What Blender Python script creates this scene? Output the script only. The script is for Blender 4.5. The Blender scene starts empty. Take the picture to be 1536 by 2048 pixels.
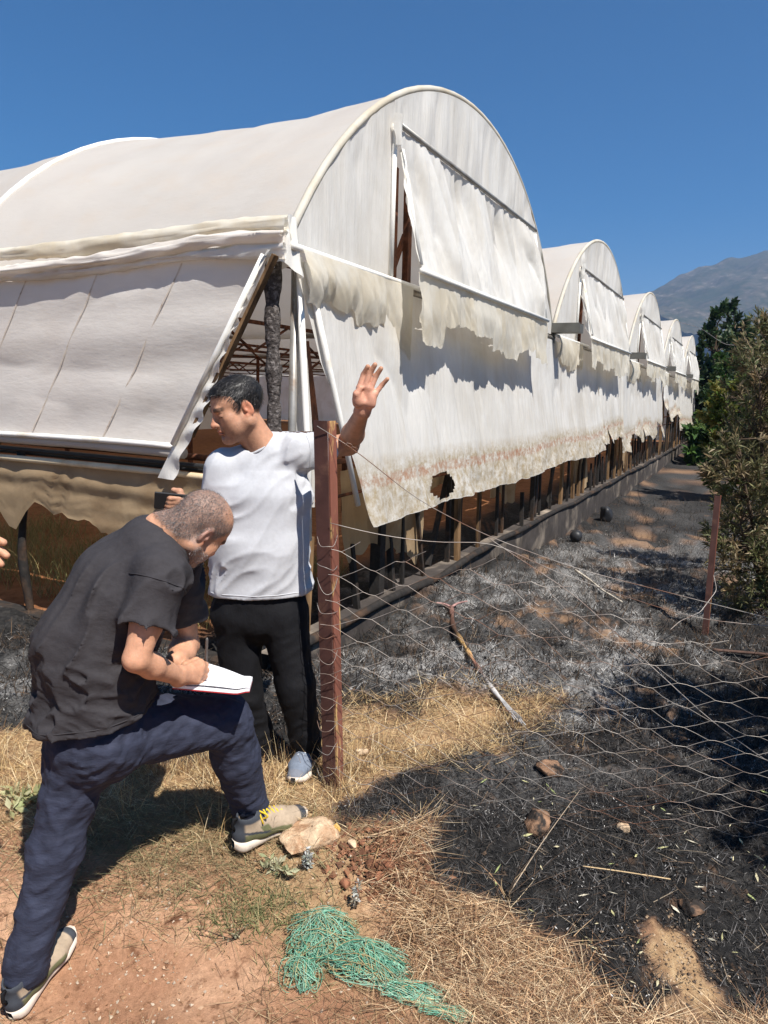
import bpy, math, random
import numpy as np
from mathutils import Vector, Matrix

random.seed(7)
RNG = np.random.default_rng(11)
C = bpy.context.scene.collection
SC = bpy.context.scene

# ------------------------------------------------------------------ camera
CAM_Z = 1.70
F_PX, PITCH, ROLL = 1439.0, math.radians(9.44), math.radians(1.79)   # focal length for a 2048 px tall picture
_fw = np.array([0, math.cos(PITCH), -math.sin(PITCH)])
_r0 = np.array([1.0, 0, 0]); _u0 = np.cross(_r0, _fw)
_rt = math.cos(ROLL) * _r0 + math.sin(ROLL) * _u0
_up = -math.sin(ROLL) * _r0 + math.cos(ROLL) * _u0
cam_d = bpy.data.cameras.new('camera'); cam = bpy.data.objects.new('camera', cam_d); C.objects.link(cam)
cam_d.sensor_fit = 'VERTICAL'; cam_d.sensor_height = 24.0; cam_d.lens = 24.0 * F_PX / 2048.0
cam_d.clip_start = 0.05; cam_d.clip_end = 20000
cam.matrix_world = Matrix(((_rt[0], _up[0], -_fw[0], 0), (_rt[1], _up[1], -_fw[1], 0),
                           (_rt[2], _up[2], -_fw[2], CAM_Z), (0, 0, 0, 1)))
SC.camera = cam

def at(x, y, Y):
    """world point seen at photo pixel (x, y) at forward distance Y (metres)"""
    d = _fw * F_PX + _rt * (x - 768) + _up * (1024 - y)
    p = d * (Y / d[1])
    return np.array([p[0], p[1], p[2] + CAM_Z])

# greenhouse frame: U runs along the gable fronts, V into the building
GA = math.atan2(0.89184, 0.45235)
U = np.array([math.cos(GA), math.sin(GA), 0]); V = np.array([-U[1], U[0], 0])
CORNER = U * 3.558 + V * 2.485

# ------------------------------------------------------------------ light
SUN_ELEV = math.radians(57.0)
_sa = math.atan2(-V[1], -V[0]) + math.radians(-30.0)      # sun stands square to the gable fronts
SUN = np.array([math.cos(_sa) * math.cos(SUN_ELEV), math.sin(_sa) * math.cos(SUN_ELEV), math.sin(SUN_ELEV)])
world = bpy.data.worlds.new('World'); SC.world = world; world.use_nodes = True
nt = world.node_tree; nt.nodes.clear()
wo = nt.nodes.new('ShaderNodeOutputWorld'); bg = nt.nodes.new('ShaderNodeBackground'); sky = nt.nodes.new('ShaderNodeTexSky')
sky.sky_type = 'NISHITA'; sky.sun_disc = False
sky.sun_elevation = SUN_ELEV; sky.sun_rotation = math.atan2(SUN[0], SUN[1])
sky.altitude = 300; sky.air_density = 1.0; sky.dust_density = 0.0; sky.ozone_density = 6.0
bg.inputs[1].default_value = 0.050
hs = nt.nodes.new('ShaderNodeHueSaturation'); hs.inputs['Saturation'].default_value = 1.45
nt.links.new(sky.outputs[0], hs.inputs['Color']); nt.links.new(hs.outputs[0], bg.inputs[0]); nt.links.new(bg.outputs[0], wo.inputs[0])
sun_d = bpy.data.lights.new('sun', 'SUN'); sun_d.energy = 5.0; sun_d.angle = math.radians(0.53); sun_d.color = (1.0, 0.955, 0.885)
sun_o = bpy.data.objects.new('sun', sun_d); C.objects.link(sun_o)
sun_o.rotation_euler = Vector(SUN).to_track_quat('Z', 'Y').to_euler()
SC.view_settings.view_transform = 'Standard'; SC.view_settings.look = 'None'
SC.view_settings.exposure = 0.86; SC.view_settings.gamma = 1.0; SC.view_settings.use_curve_mapping = False
SC.render.engine = 'CYCLES'
SC.cycles.use_denoising = True
SC.cycles.max_bounces = 8; SC.cycles.diffuse_bounces = 4; SC.cycles.glossy_bounces = 2
SC.cycles.transmission_bounces = 4; SC.cycles.transparent_max_bounces = 8; SC.cycles.volume_bounces = 0
SC.cycles.caustics_reflective = False; SC.cycles.caustics_refractive = False

# ------------------------------------------------------------------ noise
def _hash(ix, iy, iz, seed):
    h = (ix.astype(np.uint32) * np.uint32(374761393) + iy.astype(np.uint32) * np.uint32(668265263)
         + iz.astype(np.uint32) * np.uint32(2147483647) + np.uint32((seed * 974634777) & 0xffffffff))
    h = (h ^ (h >> np.uint32(13))) * np.uint32(1274126177)
    h = (h ^ (h >> np.uint32(16))) * np.uint32(2246822519)
    return ((h ^ (h >> np.uint32(15))) & np.uint32(0xffffff)).astype(np.float32) / float(0xffffff)

def noise3(x, y, z, seed=0):
    """smooth value noise, 0..1"""
    x = np.asarray(x, np.float32); y = np.asarray(y, np.float32) + np.zeros_like(x); z = np.asarray(z, np.float32) + np.zeros_like(x)
    xi = np.floor(x); yi = np.floor(y); zi = np.floor(z)
    fx = x - xi; fy = y - yi; fz = z - zi
    fx = fx * fx * (3 - 2 * fx); fy = fy * fy * (3 - 2 * fy); fz = fz * fz * (3 - 2 * fz)
    xi = xi.astype(np.int64); yi = yi.astype(np.int64); zi = zi.astype(np.int64)
    r = 0
    for dz in (0, 1):
        for dy in (0, 1):
            a = _hash(xi, yi + dy, zi + dz, seed); b = _hash(xi + 1, yi + dy, zi + dz, seed)
            w = (fy if dy else 1 - fy) * (fz if dz else 1 - fz)
            r = r + w * (a + (b - a) * fx)
    return r

def noise2(x, y, seed=0):
    x = np.asarray(x, np.float32); y = np.asarray(y, np.float32) + np.zeros_like(x)
    xi = np.floor(x); yi = np.floor(y); fx = x - xi; fy = y - yi
    fx = fx * fx * (3 - 2 * fx); fy = fy * fy * (3 - 2 * fy)
    xi = xi.astype(np.int64); yi = yi.astype(np.int64); zi = np.zeros_like(xi)
    a = _hash(xi, yi, zi, seed); b = _hash(xi + 1, yi, zi, seed); c = _hash(xi, yi + 1, zi, seed); d = _hash(xi + 1, yi + 1, zi, seed)
    return (a + (b - a) * fx) * (1 - fy) + (c + (d - c) * fx) * fy

def fbm2(x, y, seed=0, octv=4, gain=0.5):
    r = 0; a = 1.0; t = 0
    for i in range(octv):
        r = r + a * noise2(np.asarray(x) * 2 ** i + 17.3 * i, np.asarray(y) * 2 ** i - 9.1 * i, seed + i); t += a; a *= gain
    return r / t

def sstep(a, b, x):
    t = np.clip((np.asarray(x, float) - a) / (b - a), 0, 1); return t * t * (3 - 2 * t)

# ------------------------------------------------------------------ mesh helpers
def tag(o, label=None, cat=None, group=None, kind=None):
    if label: o['label'] = label
    if cat: o['category'] = cat
    if group: o['group'] = group
    if kind: o['kind'] = kind
    return o

def empty(name, loc=(0, 0, 0), rotz=0.0):
    o = bpy.data.objects.new(name, None); C.objects.link(o); o.location = loc; o.rotation_euler = (0, 0, rotz)
    o.empty_display_size = 0.1
    return o

def mkmesh(name, v, f, mat=None, parent=None, smooth=True, attrs=None, mats=None, fmat=None):
    """v (N,3); f: an (M,k) int array, or a list of such arrays"""
    me = bpy.data.meshes.new(name)
    v = np.asarray(v, np.float32)
    fl = f if isinstance(f, list) and len(f) and isinstance(f[0], np.ndarray) else [np.asarray(f, np.int32)]
    fl = [a for a in fl if len(a)]
    me.vertices.add(len(v)); me.vertices.foreach_set('co', v.ravel())
    loops = np.concatenate([a.ravel() for a in fl]).astype(np.int32)
    tot = np.concatenate([np.full(len(a), a.shape[1], np.int32) for a in fl])
    st = np.concatenate(([0], np.cumsum(tot)[:-1])).astype(np.int32)
    me.loops.add(len(loops)); me.loops.foreach_set('vertex_index', loops)
    me.polygons.add(len(tot)); me.polygons.foreach_set('loop_start', st)
    me.polygons.foreach_set('loop_total', tot)
    me.polygons.foreach_set('use_smooth', np.full(len(tot), bool(smooth)))
    if attrs:
        for k, a in attrs.items():
            a = np.asarray(a, np.float32)
            if a.ndim == 1:
                at_ = me.attributes.new(k, 'FLOAT', 'POINT'); at_.data.foreach_set('value', a)
            else:
                if a.shape[1] == 3: a = np.concatenate([a, np.ones((len(a), 1), np.float32)], 1)
                at_ = me.attributes.new(k, 'FLOAT_COLOR', 'POINT'); at_.data.foreach_set('color', a.ravel())
    for m in (mats or ([mat] if mat else [])): me.materials.append(m)
    if fmat is not None: me.polygons.foreach_set('material_index', np.asarray(fmat, np.int32))
    me.update(); me.validate()
    o = bpy.data.objects.new(name, me); C.objects.link(o)
    if parent is not None: o.parent = parent
    return o

class MB:
    """collects shapes that become ONE mesh object"""
    def __init__(s): s.v = []; s.q = []; s.t = []; s.n = 0; s.at = []
    def add(s, v, q=None, t=None, col=None):
        v = np.asarray(v, float)
        s.v.append(v)
        if q is not None and len(q): s.q.append(np.asarray(q, np.int32) + s.n)
        if t is not None and len(t): s.t.append(np.asarray(t, np.int32) + s.n)
        s.at.append(np.tile(np.asarray(col if col is not None else (1, 1, 1), float), (len(v), 1)) if col is None or np.ndim(col) == 1 else np.asarray(col, float))
        s.n += len(v); return s
    def box(s, c, h, R=None, col=None, jit=0.0):
        c = np.asarray(c, float); h = np.asarray(h, float)
        p = np.array([(x, y, z) for x in (-1, 1) for y in (-1, 1) for z in (-1, 1)], float) * h
        if jit: p += np.random.default_rng(s.n + 3).normal(0, jit, p.shape)
        if R is not None: p = p @ np.asarray(R).T
        return s.add(p + c, [(0, 1, 3, 2), (4, 6, 7, 5), (0, 4, 5, 1), (2, 3, 7, 6), (0, 2, 6, 4), (1, 5, 7, 3)], col=col)
    def bar(s, a, b, w, d, upv=(0, 0, 1), col=None):
        """rectangular bar from a to b"""
        a = np.asarray(a, float); b = np.asarray(b, float); z = b - a; l = np.linalg.norm(z); z = z / l
        x = np.cross(upv, z)
        if np.linalg.norm(x) < 1e-4: x = np.cross((1, 0, 0), z)
        x /= np.linalg.norm(x); y = np.cross(z, x)
        return s.box((a + b) / 2, (w / 2, d / 2, l / 2), np.stack([x, y, z], 1), col=col)
    def tube(s, pts, r, n=8, col=None, cap=True):
        P = np.asarray(pts, float); m = len(P); r = np.zeros(m) + r
        T = np.gradient(P, axis=0); T /= np.linalg.norm(T, axis=1)[:, None] + 1e-12
        ref = np.array([0, 0, 1.0]) if abs(T[0][2]) < 0.9 else np.array([1.0, 0, 0])
        X = np.cross(ref, T[0]); X /= np.linalg.norm(X)
        ang = np.arange(n) * 2 * math.pi / n; out = []
        for i in range(m):
            X = X - T[i] * (X @ T[i]); X /= np.linalg.norm(X) + 1e-12; Yv = np.cross(T[i], X)
            out.append(P[i] + r[i] * (np.cos(ang)[:, None] * X + np.sin(ang)[:, None] * Yv))
        v = np.concatenate(out)
        i0 = (np.arange(m - 1)[:, None] * n + np.arange(n)).ravel(); i1 = (np.arange(m - 1)[:, None] * n + (np.arange(n) + 1) % n).ravel()
        q = np.stack([i0, i1, i1 + n, i0 + n], 1)
        t = None
        if cap:
            v = np.concatenate([v, P[:1], P[-1:]]); a = np.arange(n); b = (a + 1) % n
            t = np.concatenate([np.stack([b, a, np.full(n, m * n)], 1), np.stack([a + (m - 1) * n, b + (m - 1) * n, np.full(n, m * n + 1)], 1)])
        cc = col
        if col is not None and np.ndim(col) == 2: cc = np.concatenate([np.repeat(np.asarray(col), n, 0), np.asarray(col)[[0, -1]]]) if cap else np.repeat(np.asarray(col), n, 0)
        return s.add(v, q, t, col=cc)
    def build(s, name, mat, parent=None, smooth=True, attr='col'):
        f = []
        if s.q: f.append(np.concatenate(s.q))
        if s.t: f.append(np.concatenate(s.t))
        return mkmesh(name, np.concatenate(s.v), f, mat, parent, smooth, attrs={attr: np.concatenate(s.at)} if attr else None)

def grid_faces(nu, nv):
    a = np.arange(nu * nv).reshape(nu, nv)
    return np.stack([a[:-1, :-1].ravel(), a[1:, :-1].ravel(), a[1:, 1:].ravel(), a[:-1, 1:].ravel()], 1)

def sheet(name, nu, nv, fn, mat, parent, keep=None, attrs=None):
    """a cloth surface: fn(u, v) gives x, y, z for u, v in 0..1; keep(u, v) drops faces"""
    u, v = np.meshgrid(np.linspace(0, 1, nu), np.linspace(0, 1, nv), indexing='ij')
    x, y, z = fn(u, v); P = np.stack([x, y, z], -1).reshape(-1, 3)
    f = grid_faces(nu, nv)
    if keep is not None:
        k = keep(u, v).ravel(); f = f[k[f].all(1)]
    return mkmesh(name, P, f, mat, parent, attrs={k: a(u, v).ravel() for k, a in attrs.items()} if attrs else None)

def rotz(a):
    c, s_ = math.cos(a), math.sin(a); return np.array([[c, -s_, 0], [s_, c, 0], [0, 0, 1.0]])

def ribbons(base, az, length, lean, curl, width, nseg=4, twist=None):
    """N thin curved blades: base (N,3), heading az, lean from vertical (rad), extra bend curl (rad)"""
    N = len(base); t = np.linspace(0, 1, nseg + 1)
    th = lean[:, None] + curl[:, None] * t[None]
    dl = (length / nseg)[:, None]
    hx = np.cumsum(np.concatenate([np.zeros((N, 1)), np.sin(th[:, :-1]) * dl], 1), 1)
    hz = np.cumsum(np.concatenate([np.zeros((N, 1)), np.cos(th[:, :-1]) * dl], 1), 1)
    px = base[:, 0:1] + hx * np.cos(az)[:, None]; py = base[:, 1:2] + hx * np.sin(az)[:, None]; pz = base[:, 2:3] + hz
    tw = az + math.pi / 2 if twist is None else twist
    w = width[:, None] * np.maximum(1 - t[None] ** 2, 0.12) / 2
    wx = w * np.cos(tw)[:, None]; wy = w * np.sin(tw)[:, None]
    A = np.stack([px - wx, py - wy, pz], -1); B = np.stack([px + wx, py + wy, pz], -1)
    v = np.stack([A, B], 2).reshape(-1, 3)
    k = np.arange(N)[:, None] * (2 * (nseg + 1)) + 2 * np.arange(nseg)[None]
    k = k.ravel(); f = np.stack([k, k + 1, k + 3, k + 2], 1)
    return v, f, 2 * (nseg + 1)

# ------------------------------------------------------------------ materials
MATS = {}
def mat(name, base=(0.5, 0.5, 0.5), rough=0.7, spec=0.3, metal=0.0, var=0.15, vscale=6.0, col2=None, c2scale=3.0, c2th=(0.45, 0.6),
        bump=0.0, bscale=40.0, bdist=0.01, transl=0.0, attr=None, stretch=None, detail=5, sss=0.0, bump2=None, bstretch=None, streak=None):
    """principled material with noise in its colour, a second colour in patches, a bump and an optional translucent share"""
    if name in MATS: return MATS[name]
    m = bpy.data.materials.new(name); m.use_nodes = True; n = m.node_tree; N = n.nodes; Lk = n.links.new
    P = N['Principled BSDF']; out = N['Material Output']
    tc = N.new('ShaderNodeTexCoord'); mp = N.new('ShaderNodeMapping'); Lk(tc.outputs['Object'], mp.inputs[0])
    if stretch: mp.inputs['Scale'].default_value = stretch
    def noise(sc, det=detail, w=0.0, ro=0.6):
        q = N.new('ShaderNodeTexNoise'); q.inputs['Scale'].default_value = sc; q.inputs['Detail'].default_value = det
        q.inputs['Roughness'].default_value = ro; q.inputs['Distortion'].default_value = w
        Lk(mp.outputs[0], q.inputs['Vector']); return q
    def ramp(src, a, b, ca=(0, 0, 0, 1), cb=(1, 1, 1, 1)):
        r = N.new('ShaderNodeValToRGB'); r.color_ramp.elements[0].position = a; r.color_ramp.elements[1].position = b
        r.color_ramp.elements[0].color = ca; r.color_ramp.elements[1].color = cb; Lk(src, r.inputs[0]); return r
    b4 = (*base, 1)
    if attr:
        an = N.new('ShaderNodeAttribute'); an.attribute_name = attr
        mm = N.new('ShaderNodeMix'); mm.data_type = 'RGBA'; mm.blend_type = 'MULTIPLY'; mm.inputs[0].default_value = 1.0
        mm.inputs[6].default_value = b4; Lk(an.outputs['Color'], mm.inputs[7]); colsock = mm.outputs[2]
    else:
        rg = N.new('ShaderNodeRGB'); rg.outputs[0].default_value = b4; colsock = rg.outputs[0]
    if col2 is not None:
        q = noise(c2scale, 6, 0.4); r = ramp(q.outputs[0], *c2th)
        mx = N.new('ShaderNodeMix'); mx.data_type = 'RGBA'; Lk(r.outputs[0], mx.inputs[0]); Lk(colsock, mx.inputs[6]); mx.inputs[7].default_value = (*col2, 1); colsock = mx.outputs[2]
    if streak:
        m2 = N.new('ShaderNodeMapping'); Lk(tc.outputs['Object'], m2.inputs[0]); m2.inputs['Scale'].default_value = streak[2]
        q = noise(1.0, 7, 0.3, 0.65); Lk(m2.outputs[0], q.inputs['Vector']); r = ramp(q.outputs[0], streak[3][0], streak[3][1], (0, 0, 0, 1), (streak[1],) * 3 + (1,))
        mx = N.new('ShaderNodeMix'); mx.data_type = 'RGBA'; Lk(r.outputs[0], mx.inputs[0]); Lk(colsock, mx.inputs[6]); mx.inputs[7].default_value = (*streak[0], 1); colsock = mx.outputs[2]
    if var:
        q = noise(vscale); r = ramp(q.outputs[0], 0.3, 0.7, (1 - var, 1 - var, 1 - var, 1), (1 + var, 1 + var, 1 + var, 1))
        mv = N.new('ShaderNodeMix'); mv.data_type = 'RGBA'; mv.blend_type = 'MULTIPLY'; mv.inputs[0].default_value = 1.0
        Lk(colsock, mv.inputs[6]); Lk(r.outputs[0], mv.inputs[7]); colsock = mv.outputs[2]
    Lk(colsock, P.inputs['Base Color']); P.inputs['Roughness'].default_value = rough
    P.inputs['Specular IOR Level'].default_value = spec; P.inputs['Metallic'].default_value = metal
    if sss:
        P.inputs['Subsurface Weight'].default_value = sss; P.inputs['Subsurface Radius'].default_value = (0.012, 0.004, 0.002); P.inputs['Subsurface Scale'].default_value = 0.6
    nrm = None
    if bump:
        q = noise(bscale, 6)
        if bstretch:
            m3 = N.new('ShaderNodeMapping'); Lk(tc.outputs['Object'], m3.inputs[0]); m3.inputs['Scale'].default_value = bstretch; Lk(m3.outputs[0], q.inputs['Vector'])
        bp = N.new('ShaderNodeBump'); bp.inputs['Strength'].default_value = bump; bp.inputs['Distance'].default_value = bdist
        Lk(q.outputs[0], bp.inputs['Height']); nrm = bp.outputs[0]
        if bump2:
            q2 = noise(bump2[0], 3); b2 = N.new('ShaderNodeBump'); b2.inputs['Strength'].default_value = bump2[1]; b2.inputs['Distance'].default_value = bump2[2]
            Lk(q2.outputs[0], b2.inputs['Height']); Lk(nrm, b2.inputs['Normal']); nrm = b2.outputs[0]
        Lk(nrm, P.inputs['Normal'])
    if transl:
        tb = N.new('ShaderNodeBsdfTranslucent'); Lk(colsock, tb.inputs[0]); ms = N.new('ShaderNodeMixShader'); ms.inputs[0].default_value = transl
        if nrm: Lk(nrm, tb.inputs['Normal'])
        Lk(P.outputs[0], ms.inputs[1]); Lk(tb.outputs[0], ms.inputs[2]); Lk(ms.outputs[0], out.inputs[0])
    m['cs'] = 1
    MATS[name] = m
    return m

def nodes_of(m):
    n = m.node_tree; return n, n.nodes, n.links.new
# ================================================================== GROUND
def ab(x, y):
    """greenhouse coordinates: a along the fronts from the corner, b into the building"""
    x = np.asarray(x, float); y = np.asarray(y, float)
    dx = x - CORNER[0]; dy = y - CORNER[1]
    return dx * U[0] + dy * U[1], dx * V[0] + dy * V[1]

def ground_base(x, y):
    a, b = ab(x, y)
    z = -0.2 * (1 - sstep(1.95, 2.75, y)) - 0.36 * sstep(2.6, 7.4, a)
    inside = sstep(-0.05, 0.25, b) * sstep(-0.25, 0.05, a)
    z = z * (1 - inside) + (-0.12) * inside
    return z

UNBURNT = np.array([[-2.06, 3.41], [-1.49, 3.31], [-1.03, 3.03], [-0.68, 2.98], [-0.5, 3.12], [-0.28, 3.32], [-0.17, 3.6], [0.12, 3.56], [0.35, 3.83],
    [0.68, 3.79], [0.98, 3.88], [0.68, 3.43], [0.34, 3.11], [-0.07, 2.92], [-0.12, 2.66], [-0.06, 2.56], [0.18, 2.53], [0.27, 2.42], [0.45, 2.27],
    [0.57, 2.17], [0.75, 2.06], [0.94, 1.96], [1.26, 1.88], [1.8, 1.5], [2.2, 0.0], [1.5, -6.0], [-14.0, -6.0], [-12.0, 3.0], [-4.0, 3.6]])

def poly_sd(px, py, poly):
    """signed distance to a polygon, negative inside"""
    d2 = np.full(px.shape, 1e9); ins = np.zeros(px.shape, bool); n = len(poly)
    for i in range(n):
        ax, ay = poly[i]; bx, by = poly[(i + 1) % n]
        ex, ey = bx - ax, by - ay; wx, wy = px - ax, py - ay
        t = np.clip((wx * ex + wy * ey) / (ex * ex + ey * ey), 0, 1)
        d2 = np.minimum(d2, (wx - ex * t) ** 2 + (wy - ey * t) ** 2)
        c = ((ay > py) != (by > py)) & (px < (bx - ax) * (py - ay) / (by - ay + 1e-12) + ax); ins ^= c
    return np.where(ins, -1, 1) * np.sqrt(d2)

def burn_mask(x, y):
    x = np.asarray(x, float); y = np.asarray(y, float)
    sd = poly_sd(x, y, UNBURNT)
    sd = sd + (fbm2(x * 5, y * 5, 3, 4) - 0.5) * 0.34
    br = sstep(-0.06, 0.06, sd)
    a, b = ab(x, y)
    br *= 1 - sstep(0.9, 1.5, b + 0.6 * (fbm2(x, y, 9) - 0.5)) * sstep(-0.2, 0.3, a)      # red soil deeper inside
    sp = np.hypot((x - 1.03) * 1.6, y - 2.14); br *= 1 - (1 - sstep(0.12, 0.19, sp + 0.30 * (fbm2(x * 11, y * 11, 21, 5, 0.65) - 0.5)))   # a bare sandy spot
    br *= 1 - 0.55 * sstep(0.58, 0.72, fbm2(x * 3.1 + 4, y * 3.1, 33, 6, 0.72)) * sstep(-0.5, 1.5, x) * sstep(2.8, 3.6, y)
    br *= 1 - sstep(38, 60, y)
    return br

def ash_mask(x, y):
    a, b = ab(x, y)
    m = sstep(-0.6, 0.6, a) * (1 - sstep(0.0, 1.3, -b - 1.7 - 0.04 * a)) * sstep(0.05, 0.5, -b)
    left = (1 - sstep(-1.0, 0.0, a + 0.2)) * sstep(3.2, 3.9, y) * 0.5
    m = np.maximum(m, left)
    m = m * (0.20 + 1.3 * sstep(0.40, 0.62, fbm2(x * 1.5, y * 1.5, 41, 5, 0.6))) * (0.35 + 0.65 * sstep(0.38, 0.56, fbm2(x * 6, y * 6, 43, 3)))
    m = np.maximum(m, 0.35 * sstep(0.55, 0.72, fbm2(x * 2.3, y * 2.3, 57, 4)))
    return np.clip(m, 0, 1) * sstep(2.2, 3.4, y) * (1 - 0.85 * sstep(7, 12, y))

def ground_z(x, y):
    x = np.asarray(x, float); y = np.asarray(y, float)
    br = burn_mask(x, y)
    z = ground_base(x, y)
    near = 1 - sstep(12, 30, y)
    z = z + (fbm2(x * 1.1, y * 1.1, 61, 3) - 0.5) * 0.10 * near
    z = z + (fbm2(x * 6, y * 6, 62, 3) - 0.5) * (0.03 + 0.035 * br) * near
    z = z + br * (fbm2(x * 2.2, y * 2.2, 63, 5, 0.6) - 0.5) * 0.26 * near * sstep(2.6, 3.6, y)
    # earth ridge under the fence line and the dug clods beside the post
    z = z + 0.05 * np.exp(-((x - 0.0) / 0.25) ** 2 - ((y - 2.52) / 0.16) ** 2)
    z = z - 0.05 * np.exp(-((x + 0.95) / 0.35) ** 2 - ((y - 1.9) / 0.3) ** 2)
    return z

def axis(lo, hi, step, far_lo, far_hi, grow=1.09):
    c = list(np.arange(lo, hi + 1e-6, step)); s_ = step; p = hi
    while p < far_hi: s_ *= grow; p += s_; c.append(p)
    s_ = step; p = lo; pre = []
    while p > far_lo: s_ *= grow; p -= s_; pre.append(p)
    return np.array(pre[::-1] + c)

def build_ground():
    xs = axis(-2.3, 2.6, 0.02, -2600, 4200); ys = axis(1.55, 5.2, 0.02, -40, 5200, 1.06)
    X, Y = np.meshgrid(xs, ys, indexing='ij')
    x = X.ravel(); y = Y.ravel()
    br = burn_mask(x, y); ash = ash_mask(x, y) * br
    z = ground_z(x, y)
    near = 1 - sstep(6, 12, y)
    z = z + (fbm2(x * 20, y * 20, 71, 4, 0.65) - 0.5) * (0.012 + 0.045 * br) * near
    pit = fbm2(x * 9, y * 9, 75, 4); clod = np.exp(-((x - 0.02) / 0.14) ** 2 - ((y - 2.42) / 0.14) ** 2)
    z = z + clod * (pit - 0.5) * 0.09
    m = bpy.data.materials.new('ground_soil'); m.use_nodes = True; n, N, Lk = nodes_of(m)
    P = N['Principled BSDF']; P.inputs['Roughness'].default_value = 0.95; P.inputs['Specular IOR Level'].default_value = 0.15
    tc = N.new('ShaderNodeTexCoord')
    def noise(sc, det=6, ro=0.6, dist=0.0):
        q = N.new('ShaderNodeTexNoise'); q.inputs['Scale'].default_value = sc; q.inputs['Detail'].default_value = det; q.inputs['Roughness'].default_value = ro
        q.inputs['Distortion'].default_value = dist; Lk(tc.outputs['Object'], q.inputs['Vector']); return q.outputs[0]
    def ramp(src, *els):
        r = N.new('ShaderNodeValToRGB'); e = r.color_ramp.elements
        while len(e) < len(els): e.new(0.5)
        for q, (p_, c_) in zip(e, els): q.position = p_; q.color = (*c_, 1)
        Lk(src, r.inputs[0]); return r.outputs[0]
    def mix(f, a, b, bt='MIX'):
        q = N.new('ShaderNodeMix'); q.data_type = 'RGBA'; q.blend_type = bt
        if hasattr(f, 'node'): Lk(f, q.inputs[0])
        else: q.inputs[0].default_value = f
        for s_, i in ((a, 6), (b, 7)):
            if hasattr(s_, 'node'): Lk(s_, q.inputs[i])
            else: q.inputs[i].default_value = (*s_, 1)
        return q.outputs[2]
    def math_(op, a, b):
        q = N.new('ShaderNodeMath'); q.operation = op
        for i, s_ in enumerate((a, b)):
            if hasattr(s_, 'node'): Lk(s_, q.inputs[i])
            else: q.inputs[i].default_value = s_
        return q.outputs[0]
    def attr(k):
        q = N.new('ShaderNodeAttribute'); q.attribute_name = k; return q.outputs['Fac']
    soil = ramp(noise(3.0), (0.3, (0.23, 0.115, 0.064)), (0.5, (0.31, 0.17, 0.098)), (0.7, (0.42, 0.255, 0.155)))
    soil = mix(ramp(noise(55, 8, 0.75), (0.36, (0, 0, 0)), (0.66, (1, 1, 1))), soil, mix(1.0, soil, (1.5, 1.5, 1.55), 'MULTIPLY'))
    soil = mix(ramp(noise(18, 5), (0.56, (0, 0, 0)), (0.68, (1, 1, 1))), soil, (0.16, 0.075, 0.04))
    straw = ramp(noise(30, 6, 0.7), (0.3, (0.22, 0.125, 0.065)), (0.55, (0.38, 0.25, 0.135)), (0.75, (0.52, 0.38, 0.22)))
    soil = mix(attr('straw'), soil, straw)
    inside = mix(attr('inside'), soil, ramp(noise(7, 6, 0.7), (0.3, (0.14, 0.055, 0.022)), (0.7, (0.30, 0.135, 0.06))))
    burnt = ramp(noise(26, 8, 0.75), (0.32, (0.005, 0.005, 0.0055)), (0.52, (0.020, 0.019, 0.0185)), (0.72, (0.055, 0.05, 0.046)))
    burnt = mix(ramp(noise(5.0, 6, 0.65, 0.6), (0.60, (0, 0, 0)), (0.72, (1, 1, 1))), burnt, (0.10, 0.058, 0.034))
    ashn = ramp(noise(34, 9, 0.85, 0.8), (0.38, (0, 0, 0)), (0.58, (1, 1, 1)))
    ashc = ramp(noise(90, 4, 0.7), (0.3, (0.17, 0.165, 0.16)), (0.7, (0.52, 0.505, 0.485)))
    burnt = mix(math_('MULTIPLY', attr('ash'), ashn), burnt, ashc)
    far = ramp(noise(0.05, 4), (0.3, (0.10, 0.075, 0.035)), (0.7, (0.06, 0.07, 0.025)))
    c = mix(attr('burn'), inside, burnt); c = mix(attr('far'), c, far)
    Lk(c, P.inputs['Base Color'])
    b1 = N.new('ShaderNodeBump'); b1.inputs['Strength'].default_value = 0.9; b1.inputs['Distance'].default_value = 0.012; Lk(noise(38, 9, 0.75, 0.3), b1.inputs['Height'])
    b2 = N.new('ShaderNodeBump'); b2.inputs['Strength'].default_value = 0.7; b2.inputs['Distance'].default_value = 0.005; Lk(noise(150, 5, 0.7), b2.inputs['Height']); Lk(b1.outputs[0], b2.inputs['Normal'])
    Lk(b2.outputs[0], P.inputs['Normal'])
    a, b = ab(x, y)
    sd = poly_sd(x, y, UNBURNT)
    straw_m = (1 - br) * np.clip(1 - sstep(0.25, 0.6, -sd), 0, 1) * sstep(0.3, 0.55, fbm2(x * 4, y * 4, 81, 3) + 0.15) * ((b < 0) | (a < -.3))
    straw_m = np.maximum(straw_m, (1 - br) * sstep(2.5, 2.75, y) * ((b < 0) | (a < -.3)))
    o = mkmesh('ground', np.stack([x, y, z], 1), grid_faces(len(xs), len(ys)), m, None, True,
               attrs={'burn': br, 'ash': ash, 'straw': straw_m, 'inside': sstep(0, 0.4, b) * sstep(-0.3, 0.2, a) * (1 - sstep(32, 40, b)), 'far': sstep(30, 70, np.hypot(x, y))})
    tag(o, kind='structure')
    return o
build_ground()
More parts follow.
